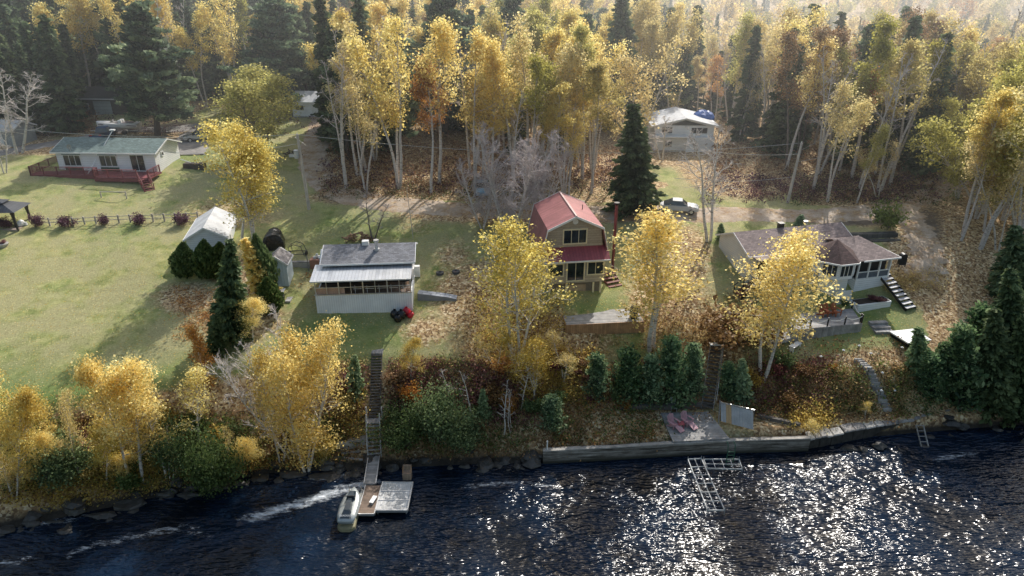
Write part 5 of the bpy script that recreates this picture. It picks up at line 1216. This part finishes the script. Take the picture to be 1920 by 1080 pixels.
# ---------------------------------------------------------------- vehicles
def car(name,loc,rz,col,label,cat='car',group=None,metal=.6,pick=False):
    o=thing(name,loc,label,cat,group,R(rz)); P_=M(name+'_paint_'+str(int(col[0]*99)),col,.25,.05,2,None,metal,.02)
    W_=.88
    prof=[(-2.2,.35),(-2.2,.72),(-1.75,.86),(-.95,.93),(1.45,.95),(2.1,.9),(2.2,.6),(2.15,.32)]
    if pick: prof=[(-2.6,.5),(-2.6,.95),(-2.2,1.1),(-1.1,1.15),(.6,1.15),(2.6,1.12),(2.65,.5)]
    m=MB(); m.gable(prof,-W_,W_); m.build('body',P_,o,bevel=.06)
    t_=.0 if not pick else .25
    cab=[(-.95,.92+t_),(-.3,1.38+t_),(.75,1.42+t_),(1.75,.95+t_)] if not pick else [(-1.1,1.14),(-.5,1.75),(.45,1.78),(.65,1.14)]
    n=4; vs=[(x,-W_*(.93 if z<1.2 else .75),z) for x,z in cab]+[(x,W_*(.93 if z<1.2 else .75),z) for x,z in cab]
    MB().add(vs,[(0,1,2,3),(7,6,5,4),(0,4,5,1),(2,6,7,3)]).build('window',GLASS,o)
    x0,z0=cab[1]; x1,z1=cab[2]; MB().box(x0-.02,x1+.02,-W_*.74,W_*.74,z0-.02,z1+.05).build('roof',P_,o,bevel=.02)
    if pick: MB().box(.75,2.5,-.75,.75,1.05,1.16).build('cargo_bed',DARK,o)
    for x in ((-1.4,1.4) if not pick else (-1.7,1.7)):
        for y in (-W_,W_):
            r_=.32 if not pick else .4
            wh=MB().tube([(x,y-.11,r_),(x,y+.11,r_)],r_,16,True).build('wheel',BLACK,o); MB().tube([(x,y-.12,r_),(x,y+.12,r_)],r_*.55,10,True).build('rim',ALU,wh)
    for y in (-.6,.6):
        MB().box(prof[0][0]-.03,prof[0][0]+.1,y-.18,y+.18,prof[1][1]-.2,prof[1][1]-.05).build('headlight',M('lamp_glass',(.7,.7,.7),.1),o)
        MB().box(prof[-1][0]-.08,prof[-1][0]+.08,y-.15,y+.15,prof[-2][1]-.02,prof[-2][1]+.15).build('taillight',M('tail_red',(.4,.01,.01),.2),o)
    return o
g=G(376,263); car('parked_car',g,28,(.42,.44,.46),'silver sedan parked on the grey drive behind the bungalow')
g=G(1272,397); car('parked_car',g,168,(.5,.52,.55),'white car half hidden behind the pale birch on the road','car',None,.1)
g=G(905,362); car('parked_car',g,95,(.22,.42,.58),'light blue car behind the bare branches at the road','car',None,.2)
g=G(197,262); car('pickup_truck',g,-82,(.03,.08,.2),'dark blue pickup whose bed shows behind the bungalow roof','truck',None,.3,True)
g=G(226,250); bt=thing('motorboat',g,'white open motorboat on a trailer behind the bungalow','boat',rz=R(6))
st_=[(-2.9,.15,1.75,1.0),(-2.4,.65,1.7,.72),(-1.2,1.05,1.6,.55),(.6,1.15,1.5,.5),(2.9,1.05,1.45,.55)]
vs=[]; 
for x,hw,zt,zb in st_: vs+=[(x,-hw,zt),(x,-hw*.8,(zt+zb)/2),(x,0,zb),(x,hw*.8,(zt+zb)/2),(x,hw,zt),(x,hw*.72,zt+.06),(x,0,zt-.02),(x,-hw*.72,zt+.06)]
MB().add(vs,[(j*8+k,j*8+(k+1)%8,(j+1)*8+(k+1)%8,(j+1)*8+k) for j in range(4) for k in range(8)]+[tuple(range(8))[::-1],tuple(range(32,40))]).build('hull',M('boat_white',(.88,.86,.84),.25,.05,2),bt)
MB().box(-.4,2.2,-.68,.68,1.5,1.59).build('cockpit',M('boat_interior',(.2,.17,.17),.6,.3,3),bt); MB().bar((-2.5,-.72,1.45),(2.8,-1.1,1.2),.03,.12).build('stripe',M('dark_stripe',(.08,.05,.07),.3),bt)
MB().add([(-.9,-.7,1.62),(-.9,.7,1.62),(-.5,.6,2.05),(-.5,-.6,2.05)],[(0,1,2,3)]).build('windshield',GLASS,bt)
for y in (-.4,.4): MB().box(.2,.7,y-.22,y+.22,1.55,1.95).build('seat',TRIM,bt,bevel=.04)
tr_=MB().bar((-4,0,.45),(-2.6,0,.45),.1).bar((-2.6,0,.45),(-1.6,-.8,.5),.08).bar((-2.6,0,.45),(-1.6,.8,.5),.08).bar((-1.6,-.8,.5),(2.8,-.8,.5),.08).bar((-1.6,.8,.5),(2.8,.8,.5),.08).build('trailer_frame',ALU,bt)
for y in (-1.0,1.0): MB().tube([(1,y-.1,.32),(1,y+.1,.32)],.32,14,True).build('wheel',BLACK,bt)
# ---------------------------------------------------------------- poles and wires
def pole(px_,py_,ty,lean,label,extra=False):
    g=G(px_,py_); h=hgt(g,ty); o=thing('utility_pole',g,label,'utility pole'); MB().tube([(0,0,-.5),(lean,0,h)],[.2,.14],9,True).build('shaft',M('pole_wood',(.5,.46,.42),.85,.25),o)
    if extra:
        MB().tube([(lean-.35,-.1,h-2.6),(lean-.35,-.1,h-1.7)],.26,12,True).build('transformer',M('grey_can',(.5,.52,.53),.4),o); MB().bar((lean-.3,0,h-.3),(lean+.8,0,h-1.2),.06).build('bracket',ALU,o)
    MB().tube([(lean,-.0,h),(lean,0,h+.18)],.05,8,True).build('insulator',TRIM,o)
    return Vector((g.x+lean,g.y,g.z+h))
t1=pole(580,393,252,-.25,'grey wooden utility pole with transformer at the road bend',True); t2=pole(1476,380,268,.45,'grey wooden utility pole at the right before the dark wood')
def wire(a,b,sag,label,r=.022):
    a=Vector(a);b=Vector(b); pts=[a+(b-a)*k/24-Vector((0,0,sag*(1-(2*k/24-1)**2))) for k in range(25)]
    o=MB().tube(pts,r,4).build('power_line',M('pale_cable',(.5,.5,.48),.6,.1)); tag(o,label,'cable')
wire(t1,t2,1.6,'long pale cable spanning between the two utility poles')
wire(t1,t1+Vector((-48,6,1)),1.2,'pale cable running left from the pole at the road bend')
wire(t2-Vector((0,0,.9)),(62,110,24),1.5,'upper cable rising to the right from the right utility pole')
wire(t2-Vector((0,0,2.2)),(58,96,19),1.3,'lower cable running right from the right utility pole')
wire(t2-Vector((0,0,1.3)),(20.5,96.0,14.2),.8,'cable from the right utility pole toward the white hillside house')
wire(t2-Vector((0,0,4.0)),(-.5+20,80.0,13.3),.5,'low cable crossing in front of the bare road birch')
wire(t1-Vector((0,0,1)),(-44,83.8,15.6),.6,'cable from the road bend pole to the left bungalow')
# ---------------------------------------------------------------- gazebo, fence, pot
gz=thing('gazebo',(-54.6,67.9,10.95),'black framed gazebo with grey metal roof at the left edge of the lawn','gazebo',rz=R(5))
for x,y in ((-2.0,0),(2.3,0),(2.3,2.6),(-2.0,2.6)): MB().box(x-.08,x+.08,y-.08,y+.08,-.3,2.15).build('post',BLACK,gz); MB().tube([(x*.97,y+.05,1.95),(x*.96,y+.05,1.1),(x*.97,y+.05,.4)],[.22,.1,.15],7).build('curtain',BLACK,gz)
m=MB(); e0=[(-2.4,-.4,2.1),(2.7,-.4,2.1),(2.7,3.0,2.1),(-2.4,3.0,2.1)]; e1=[(-.8,.75,2.75),(1.1,.75,2.75),(1.1,1.85,2.75),(-.8,1.85,2.75)]
m.add(e0+e1,[(0,1,5,4),(1,2,6,5),(2,3,7,6),(3,0,4,7),(4,5,6,7)]); m.build('roof',DGREY,gz); m=MB(); e2=[(-.95,.6,2.85),(1.25,.6,2.85),(1.25,2.0,2.85),(-.95,2.0,2.85),(.15,1.3,3.15)]; m.add(e2,[(0,1,4),(1,2,4),(2,3,4),(3,0,4)]); m.build('top_roof',DGREY,gz)
pt=thing('patio_pad',(-54.5,68.2,10.98),'pale paving under the black gazebo','paving'); MB().box(-2.6,2.2,-.2,3,-.3,.12).build('paving',M('tan_paving',(.35,.28,.23),.9),pt)
fn=thing('rail_fence',(0,0,0),'low weathered rail fence with posts across the back of the big lawn','fence')
A=G(72,423);B=G(372,412); 
nP=14; prev=None
for i in range(nP+1):
    x=A.x+(B.x-A.x)*i/nP; y=A.y+(B.y-A.y)*i/nP; z=H(x,y)
    MB().box(x-.07,x+.07,y-.07,y+.07,z-.3,z+.9).build('post',M('fence_wood',(.40,.37,.33),.9,.3),fn)
    if prev: MB().bar((prev[0],prev[1],prev[2]+.75),(x,y,z+.75),.05,.06).bar((prev[0],prev[1],prev[2]+.38),(x,y,z+.38),.05,.06).build('rail',M('fence_wood',(.40,.37,.33)),fn)
    prev=(x,y,z)
g=G(5,462); fpv=thing('flower_pot',g,'round pale planter with pink flowers at the left edge of the lawn','planter'); MB().tube([(0,0,-.05),(0,0,.3),(0,0,.34)],[.45,.6,.55],16,True).build('pot',CONC,fpv)
plant('shr1','planter_flowers',Vector((g.x,g.y,g.z+.3)),.35,.9,0,None,'faded pink flowers in the round planter at the left edge','plant')
g=G(118,418) 
g=G(40,423); ob=thing('stone_ornament',g,'small white stone ornament beside the gazebo','ornament'); m=MB(); m.tube([(0,0,0),(0,0,.25),(.1,0,.5),(.05,0,.62)],[.4,.42,.25,.06],8,True).build('figure',TRIM,ob); MB().tube([(.45,.1,0),(.45,.1,.3)],[.2,.12],8,True).build('stone',TRIM,ob)
for i,(px_,py_) in enumerate(((300,318),(357,312))):
    g=G(px_+40,py_+2); 
g=G(362,318); wo=thing('wood_bin',g,'dark low bin with junk right of the white bungalow','bin'); MB().box(-1.2,1.4,0,.9,-.2,.7).build('box',M('dark_brown_wood',(.09,.07,.06),.85,.3,1.5,(0,.2,.4)),wo); MB().tube([(-1.5,.4,1.2),(-.3,.4,.75)],.06,8).build('pipe',TRIM,wo)
# swing frame near the bungalow
g=G(215,372); sw=thing('clothes_frame',g,'low dark wooden frame standing on the upper lawn','frame'); 
MB().bar((-1.5,0,.75),(1.4,-.1,.75),.08).build('rail',M('fence_wood',(.40,.37,.33)),sw)
for x in (-1.5,1.4): MB().bar((x,0,-.2),(x,0,.8),.1).build('post',M('fence_wood',(.40,.37,.33)),sw)
g=G(550,292); jp=thing('junk_stack',g,'dark heap of wood and pale boxes beside the transformer pole','pile'); m=MB(); r_=random.Random(9)
for i in range(24): x=r_.uniform(-1.5,1.5); y=r_.uniform(-1,1.5); m.bar((x,y,.1+r_.random()*.5),(x+r_.uniform(-1,1),y+r_.uniform(-.5,.5),.1+r_.random()*.5),.14,.1)
m.build('boards',M('dark_brown_wood',(.09,.07,.06)),jp); MB().box(-.3,.5,-.9,-.4,0,.35).build('box',TRIM,jp)
# ---------------------------------------------------------------- shore works
# long staircase
s3=thing('bank_staircase',(0,0,0),'long dark wooden staircase climbing the bank from the dock to the cottage lawn','stairs')
stair(s3,(-11.45,50.1,6.5),(-11.2,45.9,3.0),.85,22,M('dark_stair_wood',(.10,.09,.08),.85,.35),open_=True)
MB().box(-11.95,-11.0,50.1,50.9,6.35,6.53).build('top_landing',GREY,s3)
s4=thing('lower_staircase',(0,0,0),'grey railed lower flight of stairs above the gangway','stairs')
MB().box(-11.75,-10.6,45.2,45.95,2.82,2.92).build('landing',GREY,s4)
stair(s4,(-11.15,45.2,2.85),(-11.0,43.9,.75),1.05,8,GREY,M('grey_rail',(.4,.39,.38),.8,.3),.95)
for x in (-11.8,-10.55):
    MB().box(x-.05,x+.05,45.85,45.95,2.0,4.0).build('post',M('grey_rail',(.4,.39,.38)),s4)
gw=thing('gangway',(0,0,0),'narrow planked gangway with metal edges leading down to the dock','gangway')
MB().slab([(-11.45,43.9,.7),(-10.65,43.9,.7),(-10.4,40.75,.58),(-11.2,40.75,.58)],.08).build('planks',GREYY,gw)
MB().bar((-11.5,43.9,.72),(-11.25,40.75,.6),.06,.14).build('edge',ALU,gw); MB().bar((-10.6,43.9,.72),(-10.35,40.75,.6),.06,.14).build('edge',ALU,gw)
dk=thing('brown_dock',(0,0,0),'brown planked floating dock between the watercraft and the pale dock','dock')
MB().box(-11.1,-9.95,37.7,40.7,.38,.48).build('planks',BROWNW,dk)
for a,b_ in (((-11.13,37.7),(-11.13,40.7)),((-9.92,37.7),(-9.92,40.7)),((-11.1,37.67),(-9.95,37.67))): MB().bar((*a,.42),(*b_,.42),.06,.2).build('edge',ALU,dk)
for y in (37.9,40.1): MB().box(-11.0,-10.0,y,y+.5,-.25,.37).build('float',BLACK,dk)
dp=thing('pale_dock',(0,0,0),'square pale grey dock with aluminium frame and white cross bars','dock')
MB().box(-9.85,-7.6,38.1,41.0,.42,.5).build('planks',M('silver_planks',(.55,.55,.54),.6,.3,1.5,(0,.14,.35)),dp)
for y in (38.08,39.05,40.02,41.0): MB().box(-9.88,-7.57,y-.03,y+.03,.49,.54).build('cross_bar',ALU,dp)
for x in (-9.88,-7.57): MB().box(x-.03,x+.03,38.05,41.03,.3,.545).build('edge',ALU,dp)
MB().box(-9.88,-7.57,38.0,38.045,.3,.52).build('edge',ALU,dp)
for x,y in ((-9.8,38.2),(-7.7,38.2),(-7.7,40.9)): MB().tube([(x,y,-1.5),(x,y,.42)],.04,6).build('leg',ALU,dp)
cb=thing('dock_bench',(-8.1,41.35,.5),'small tan wooden box seat at the rear corner of the pale dock','bench'); MB().box(-.3,.35,0,.5,-.1,.5).build('seat',M('bench_wood',(.33,.24,.17),.8,.3,3,(0,.12,.4)),cb); MB().box(-.3,.35,.5,.56,-.1,.95).build('backrest',M('bench_wood',(.33,.24,.17)),cb); MB().bar((.33,.1,.5),(.33,.5,.85),.05).bar((-.28,.1,.5),(-.28,.5,.85),.05).build('armrest',TANW,cb)
co2=thing('tool_crate',(-10.25,38.9,.48),'little grey crate lying on the brown dock','crate',rz=R(-15)); MB().box(-.12,.16,-.3,.4,0,.2).build('box',GREY,co2); MB().box(-.14,.18,-.32,.42,.2,.23).build('lid',TRIM,co2)
# watercraft on its float
pf_=thing('craft_float',(-11.75,38.4,.1),'yellowish floating cradle under the personal watercraft','float'); m=MB(); 
vs=[(-.62,-1.75),(-.35,-2.0),(.35,-2.0),(.62,-1.75),(.62,1.75),(-.62,1.75)]
m.prism(vs,-.15,.2); m.build('pontoon',M('algae_yellow_plastic',(.27,.25,.15),.6,.3),pf_,bevel=.04); MB().box(-.5,-.38,-1.5,1.9,.2,.36).box(.38,.5,-1.5,1.9,.2,.36).build('runner',M('pale_runner',(.6,.6,.56),.5),pf_)
for x in (-.45,.45): MB().tube([(x,1.6,.2),(x,1.6,1.0)],.03,6).build('guide_post',ALU,pf_)
pw=thing('jet_ski',(-11.75,38.2,.42),'silver and black personal watercraft parked nose in beside the brown dock','watercraft'); pw.scale=(1.2,1,1)
secs=[(-1.6,.42,.42,.1),(-1.0,.52,.5,.02),(0,.54,.52,0),(.8,.46,.55,.02),(1.35,.26,.6,.15),(1.65,.05,.62,.4)]
vs=[]
for y,hw,zt,zb in secs:
    hw*=1.15
    vs+=[(-hw,y,zt*.8),(-hw*.75,y,zb+.06),(0,y,zb),(hw*.75,y,zb+.06),(hw,y,zt*.8),(hw*.7,y,zt),(0,y,zt+.06),(-hw*.7,y,zt)]
MB().add(vs,[(j*8+k,j*8+(k+1)%8,(j+1)*8+(k+1)%8,(j+1)*8+k) for j in range(5) for k in range(8)]+[tuple(range(8))[::-1],tuple(range(40,48))]).build('hull',M('silver_gelcoat',(.36,.39,.39),.25,.1,2,None,.2,.03),pw,smooth=True)
vs=[]
for y,hw,z in ((-1.45,.34,.50),(-.9,.26,.82),(-.2,.2,.88),(.25,.16,.82)): vs+=[(-hw,y,.5),(-hw*.7,y,z),(hw*.7,y,z),(hw,y,.5)]
MB().add(vs,[(j*4+k,j*4+k+1,(j+1)*4+k+1,(j+1)*4+k) for j in range(3) for k in range(3)]+[(0,1,2,3),(15,14,13,12)]).build('seat',M('dark_blue_seat',(.02,.035,.05),.45,.2,3),pw)
MB().add([(-.28,.35,.6),(.28,.35,.6),(.2,1.2,.66),(-.2,1.2,.66),(-.2,.4,.95),(.2,.4,.95),(.1,.95,.85),(-.1,.95,.85)],[(0,1,5,4),(1,2,6,5),(2,3,7,6),(3,0,4,7),(4,5,6,7)]).build('cowl',M('dark_blue_seat',(.02,.035,.05)),pw)
MB().bar((-.36,.3,.98),(.36,.3,.98),.05).build('handlebar',BLACK,pw)
tc=bpy.data.curves.new('lettering','FONT'); tc.body='SEADOO'; tc.size=.17; tc.extrude=.004; tc.align_x='CENTER'; to=bpy.data.objects.new('lettering',tc); COL.objects.link(to)
dg=bpy.context.evaluated_depsgraph_get(); tm_=bpy.data.meshes.new_from_object(to.evaluated_get(dg)); bpy.data.objects.remove(to)
tm_.materials.clear(); tm_.materials.append(TRIM); lt_=link('lettering',tm_,pw); lt_.location=(0,-1.36,.62); lt_.rotation_euler=(R(30),0,0)
# dock frame without planks
FRM=M('frame_grey_paint',(.42,.43,.43),.6,.3,3); df=thing('skeleton_dock',(0,0,0),'bare white metal dock frame in an L shape standing in the glittering water','dock')
def fr_(a,b,c,d,n):
    a,b,c,d=[Vector((*p,.42)) for p in (a,b,c,d)]
    for p,q in ((a,b),(b,c),(c,d),(d,a)): MB().bar(p,q,.07,.10).build('frame_rail',FRM,df)
    for k in range(1,n): t=k/n; MB().bar(a+(d-a)*t,b+(c-b)*t,.045,.06).build('crossbar',FRM,df)
    MB().bar((a+b)/2-Vector((0,0,.005)),(c+d)/2-Vector((0,0,.005)),.05,.06).build('crossbar',FRM,df)
    for p in (a,b,c,d): MB().tube([p-Vector((0,0,1.6)),p+Vector((0,0,.25))],.035,6).build('leg',ALU,df)
fr_((14.1,43.8),(15.2,43.9),(15.45,38.1),(14.2,38.1),6); fr_((15.35,42.7),(15.35,43.8),(18.2,43.8),(18.1,42.6),4)
# retaining wall along the water
rt=thing('retaining_wall',(0,0,0),'low grey timber retaining wall along the water right of the brush bank','wall')
wl=[(1018,862),(1130,856),(1262,848),(1380,842),(1515,838)]
pw_=[atz(x,y+8,0) for x,y in wl]; pw_=[Vector((p.x,p.y,0)) for p in pw_]
for a,b_ in zip(pw_[:-1],pw_[1:]):
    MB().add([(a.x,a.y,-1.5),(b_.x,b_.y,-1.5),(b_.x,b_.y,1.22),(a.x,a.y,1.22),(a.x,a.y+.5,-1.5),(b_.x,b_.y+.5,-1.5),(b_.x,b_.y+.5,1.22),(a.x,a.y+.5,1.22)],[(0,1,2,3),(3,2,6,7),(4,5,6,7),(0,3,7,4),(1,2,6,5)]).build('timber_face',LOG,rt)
    m=MB(); m.bar((a.x,a.y+.12,1.26),(b_.x,b_.y+.12,1.27),.30,.09); m.build('beam',M('grey_timber',(.36,.34,.31),.85,.35,1.5),rt)
cw=thing('stone_walkway',(0,0,0),'crooked stone and concrete walkway wall along the water at the right','wall')
wl2=[(1515,846),(1560,838),(1640,822),(1700,812),(1745,800),(1790,790),(1850,790),(1925,800)]
q_=[atz(x,y,0) for x,y in wl2]; r_=random.Random(3)
for a,b_ in zip(q_[:-1],q_[1:]):
    n=4
    for k in range(n):
        p=a+(b_-a)*k/n; q=a+(b_-a)*(k+1-.04)/n; z=1.18+r_.uniform(-.1,.06); dd=.35+r_.uniform(-.15,.15)
        MB().add([(p.x,p.y+.15+dd*.2,-1),(q.x,q.y+.15+dd*.2,-1),(q.x,q.y+.25+dd*.2,z-.13),(p.x,p.y+.25+dd*.2,z-.13),(p.x,p.y+1,-1),(q.x,q.y+1,-1),(q.x,q.y+1,z-.13),(p.x,p.y+1,z-.13)],[(0,1,2,3),(3,2,6,7),(4,5,6,7),(0,3,7,4),(1,2,6,5)]).build('rubble_face',M('wet_rock',(.05,.047,.043),.55,.5,2.5,None,0,.8),cw)
        MB().add([(p.x,p.y+.1,z-.12),(q.x,q.y+.1,z-.12),(q.x,q.y+.1,z),(p.x,p.y+.1,z),(p.x,p.y+dd+.8,z-.12),(q.x,q.y+dd+.8,z-.12),(q.x,q.y+dd+.8,z),(p.x,p.y+dd+.8,z)],[(0,1,2,3),(3,2,6,7),(4,5,6,7),(0,3,7,4),(1,2,6,5)]).build('slab',STONE if k%3 else CONC,cw,bevel=.05)
# upper landing ledge behind walkway
lg=thing('timber_ledge',(0,0,0),'old timber ledge behind the lower deck running to the stone steps','wall')
a=G(1160,768); b_=G(1335,764); MB().bar((a.x,a.y,a.z+.15),(b_.x,b_.y,b_.z+.15),.3,.5).build('beam',M('dark_timber',(.12,.11,.10),.9,.3),lg); a=G(1420,782);b_=G(1500,800); MB().bar((a.x,a.y,a.z+.1),(b_.x,b_.y,b_.z+.1),.3,.4).build('beam',M('dark_timber',(.12,.11,.10)),lg)
# lower deck
dc=[atz(x,y,1.45) for x,y in ((1262,828),(1368,822),(1328,772),(1238,774))]
lk=thing('lower_deck',(0,0,0),'grey waterside deck with the pink chairs behind the retaining wall','deck'); MB().slab(dc,.12).build('decking',GREYY,lk)
for i in (0,1): 
    p=dc[i]; MB().box(p.x-.06,p.x+.06,p.y+.1,p.y+.22,.8,1.33).build('post',GREY,lk)
PG='faded pink wooden chairs on the waterside deck'
a=atz(1262,800,1.46); adiron('pink_chair',a.x,a.y,a.z,35,PINKW,'faded pink deck chair with footrest, left of the small table','chair',PG,True)
a=atz(1287,795,1.46); adiron('pink_chair',a.x,a.y,a.z,35,PINKW,'faded pink deck chair with footrest, right of the small table','chair',PG,True)
a=atz(1276,801,1.46); ft=thing('side_table',a,'small red side table between the two pink chairs','table'); MB().box(-.25,.25,-.25,.25,.4,.45).build('tabletop',M('red_table',(.4,.09,.11),.5),ft)
for x in (-.2,.2):
    for y in (-.2,.2): MB().box(x-.03,x+.03,y-.03,y+.03,0,.4).build('leg',M('red_table',(.4,.09,.11)),ft)
a=atz(1262,770,1.5); lc=thing('lawn_chair',a,'grey green folding chair at the back edge of the waterside deck','chair'); GG=M('grey_green_fabric',(.34,.38,.36),.7,.1)
MB().box(-.25,.25,-.25,.25,.4,.44).build('seat',GG,lc); MB().slab([(-.25,.25,.44),(.25,.25,.44),(.25,.45,1.1),(-.25,.45,1.1)],.03).build('backrest',GG,lc)
for x in (-.24,.24):
    for y in (-.22,.22): MB().tube([(x,y,0),(x,y,.42)],.02,5).build('leg',ALU,lc)
s5=thing('bank_steps',(0,0,0),'dark wooden stairs leading down the bank to the waterside deck','stairs'); stair(s5,(18.25,53.1,5.6),(16.85,49.0,1.7),1.0,18,M('dark_stair_wood',(.10,.09,.08)),GREY,0); MB().bar((17.5,48.9,2.6),(18.85,53,6.5),.06).build('handrail',GREY,s5); MB().box(17.7,18.8,53.1,53.5,5.55,5.65).build('top_landing',TRIM,s5)
# leaning plank panel
a=atz(1352,790,1.6); b_=atz(1413,806,1.5); pa=thing('plank_panel',(0,0,0),'leaning grey plank panel with one tan board right of the lower stairs','panel'); N_=12
for k in range(N_):
    p=a+(b_-a)*k/N_; q=a+(b_-a)*(k+.93)/N_
    MB().add([p,q,q+Vector((0,.75,1.35)),p+Vector((0,.75,1.35)),p+Vector((0,.05,-.02)),q+Vector((0,.05,-.02)),q+Vector((0,.80,1.33)),p+Vector((0,.80,1.33))],[(0,1,2,3),(7,6,5,4),(0,4,5,1),(1,5,6,2),(2,6,7,3),(3,7,4,0)]).build('plank',M('tan_board',(.5,.33,.17),.7,.1) if k in (2,3) else M('silver_board',(.42,.42,.42),.8,.2),pa)
MB().bar(a+Vector((-.1,.76,1.42)),b_+Vector((.15,.76,1.42)),.08,.08).build('top_rail',ALU,pa)
MB().bar(a+Vector((-.15,.1,-.3)),a+Vector((-.15,.6,1.7)),.07).bar(b_+Vector((.2,.9,-.2)),b_+Vector((.1,.8,1.4)),.06).build('post',GREY,pa)
# ladders
a=atz(1366,836,1.3); ga=thing('green_ladder',(a.x,a.y-.75,0),'green metal ladder hanging on the retaining wall into the water','ladder')
for x in (-.28,.28): MB().tube([(x,.55,1.9),(x,.15,1.9),(x,.0,1.4),(x,-.05,-1.0)],.035,6).build('rail',GREEN,ga)
for k in range(6): MB().bar((-.28,-.02,-.3+.32*k),(.28,-.02,-.3+.32*k),.05).build('rung',GREEN,ga)
a=atz(1722,800,1.2); wl_=thing('wooden_ladder',(a.x,a.y-.2,0),'dark wooden ladder sloping into the water at the right','ladder')
for x in (-.3,.3): MB().bar((x,.1,1.4),(x+.35,-1.3,-.6),.06,.1).build('rail',GREY,wl_)
for k in range(6): t=k/5.5; MB().bar((-.3+.35*t,.1-1.4*t,1.4-2*t),(.3+.35*t,.1-1.4*t,1.4-2*t),.05).build('rung',GREY,wl_)
a=atz(1026,842,1.3); mp=thing('white_marker_post',a,'short white post at the left end of the retaining wall','post'); MB().tube([(0,0,-.2),(0,0,.75)],.05,8,True).build('shaft',TRIM,mp); MB().tube([(0,0,.75),(0,0,.8)],.065,8,True).build('cap',TRIM,mp)
# stone steps on the right bank
sx=thing('stone_steps',(0,0,0),'flight of pale stone steps with thin rail climbing the brushy right bank','steps')
a=G(1608,678); b_=G(1662,772)
for k in range(15):
    t=k/14; x=a.x+(b_.x-a.x)*t; y=a.y+(b_.y-a.y)*t; z=H(x,y)
    MB().box(x-.4+r_.uniform(-.12,.1),x+.38,y-.11,y+.11,z-.3,z+.3).build('step',STONE if k%2 else CONC,sx,bevel=.03)
MB().tube([(a.x+.9,a.y+.2,H(a.x+.9,a.y)+.8),(b_.x+.7,b_.y,H(b_.x+.7,b_.y)+.8)],.025,5).build('handrail',BLACK,sx)
# old logs and boards at the left landing
cl_=thing('timber_landing',(0,0,0),'grey timbers of an old landing left of the gangway','timbers')
a=atz(632,838,1.3);b_=atz(690,824,1.5); MB().bar(a,b_,.4,.7).build('beam',M('grey_timber',(.42,.41,.39)),cl_); a=atz(628,856,.7);b_=atz(680,862,.6); MB().bar(a,b_,.15,.1).build('board',GREY,cl_); a=atz(640,850,.9);b_=atz(676,846,.9); MB().bar(a,b_,.2,.1).build('board',GREY,cl_)
# shore rocks
def rock(x,y,z,s_,seed,label):
    r=random.Random(seed); import bmesh
    bm=bmesh.new(); bmesh.ops.create_icosphere(bm,subdivisions=2,radius=s_)
    k1,k2,k3=[r.uniform(0,6) for _ in range(3)]
    for v in bm.verts:
        c=v.co/s_; f=1+.22*math.sin(c.x*3+k1)+.2*math.sin(c.y*4+k2)+.15*math.sin(c.z*5+k3)+r.uniform(-.07,.07)
        v.co=Vector((v.co.x*f*r2[0],v.co.y*f*r2[1],v.co.z*f*.6))
    me=bpy.data.meshes.new('rock'); bm.to_mesh(me); bm.free(); me.materials.append(M('wet_rock',(.05,.047,.043),.55,.5,2.5,None,0,.8) if r.random()<2 else STONE)
    o=link('rock',me,None,(x,y,z)); tag(o,label,'rock','dark rocks along the waterline'); return o
r_=random.Random(12)
for i in range(230):
    if i<165: X_=r_.uniform(-42,2.2)
    else: X_=r_.uniform(26,47)
    s_=abs(r_.gauss(.28,.16))+.12; r2=(r_.uniform(.8,1.5),r_.uniform(.7,1.2)); Y_s=float(shore(np.array([X_]))[0])+r_.gauss(-.25 if i<165 else -.7,.55)
    z=max(H(X_,Y_s),-.35)+s_*.1
    side='left of the gangway' if X_<-11 else 'between the gangway and the retaining wall' if X_<3 else 'below the stone walkway'
    rock(X_,Y_s,z,s_,i,('large' if s_>.5 else 'small' if s_<.25 else 'middling')+' dark wet rock at the waterline '+side)
rock.__name__
r2=(1.1,.8)
a=atz(1650,838,.05); rock(a.x,a.y,.1,.55,99,'lone rock standing in the glittering water right')['group']='lone water rock'
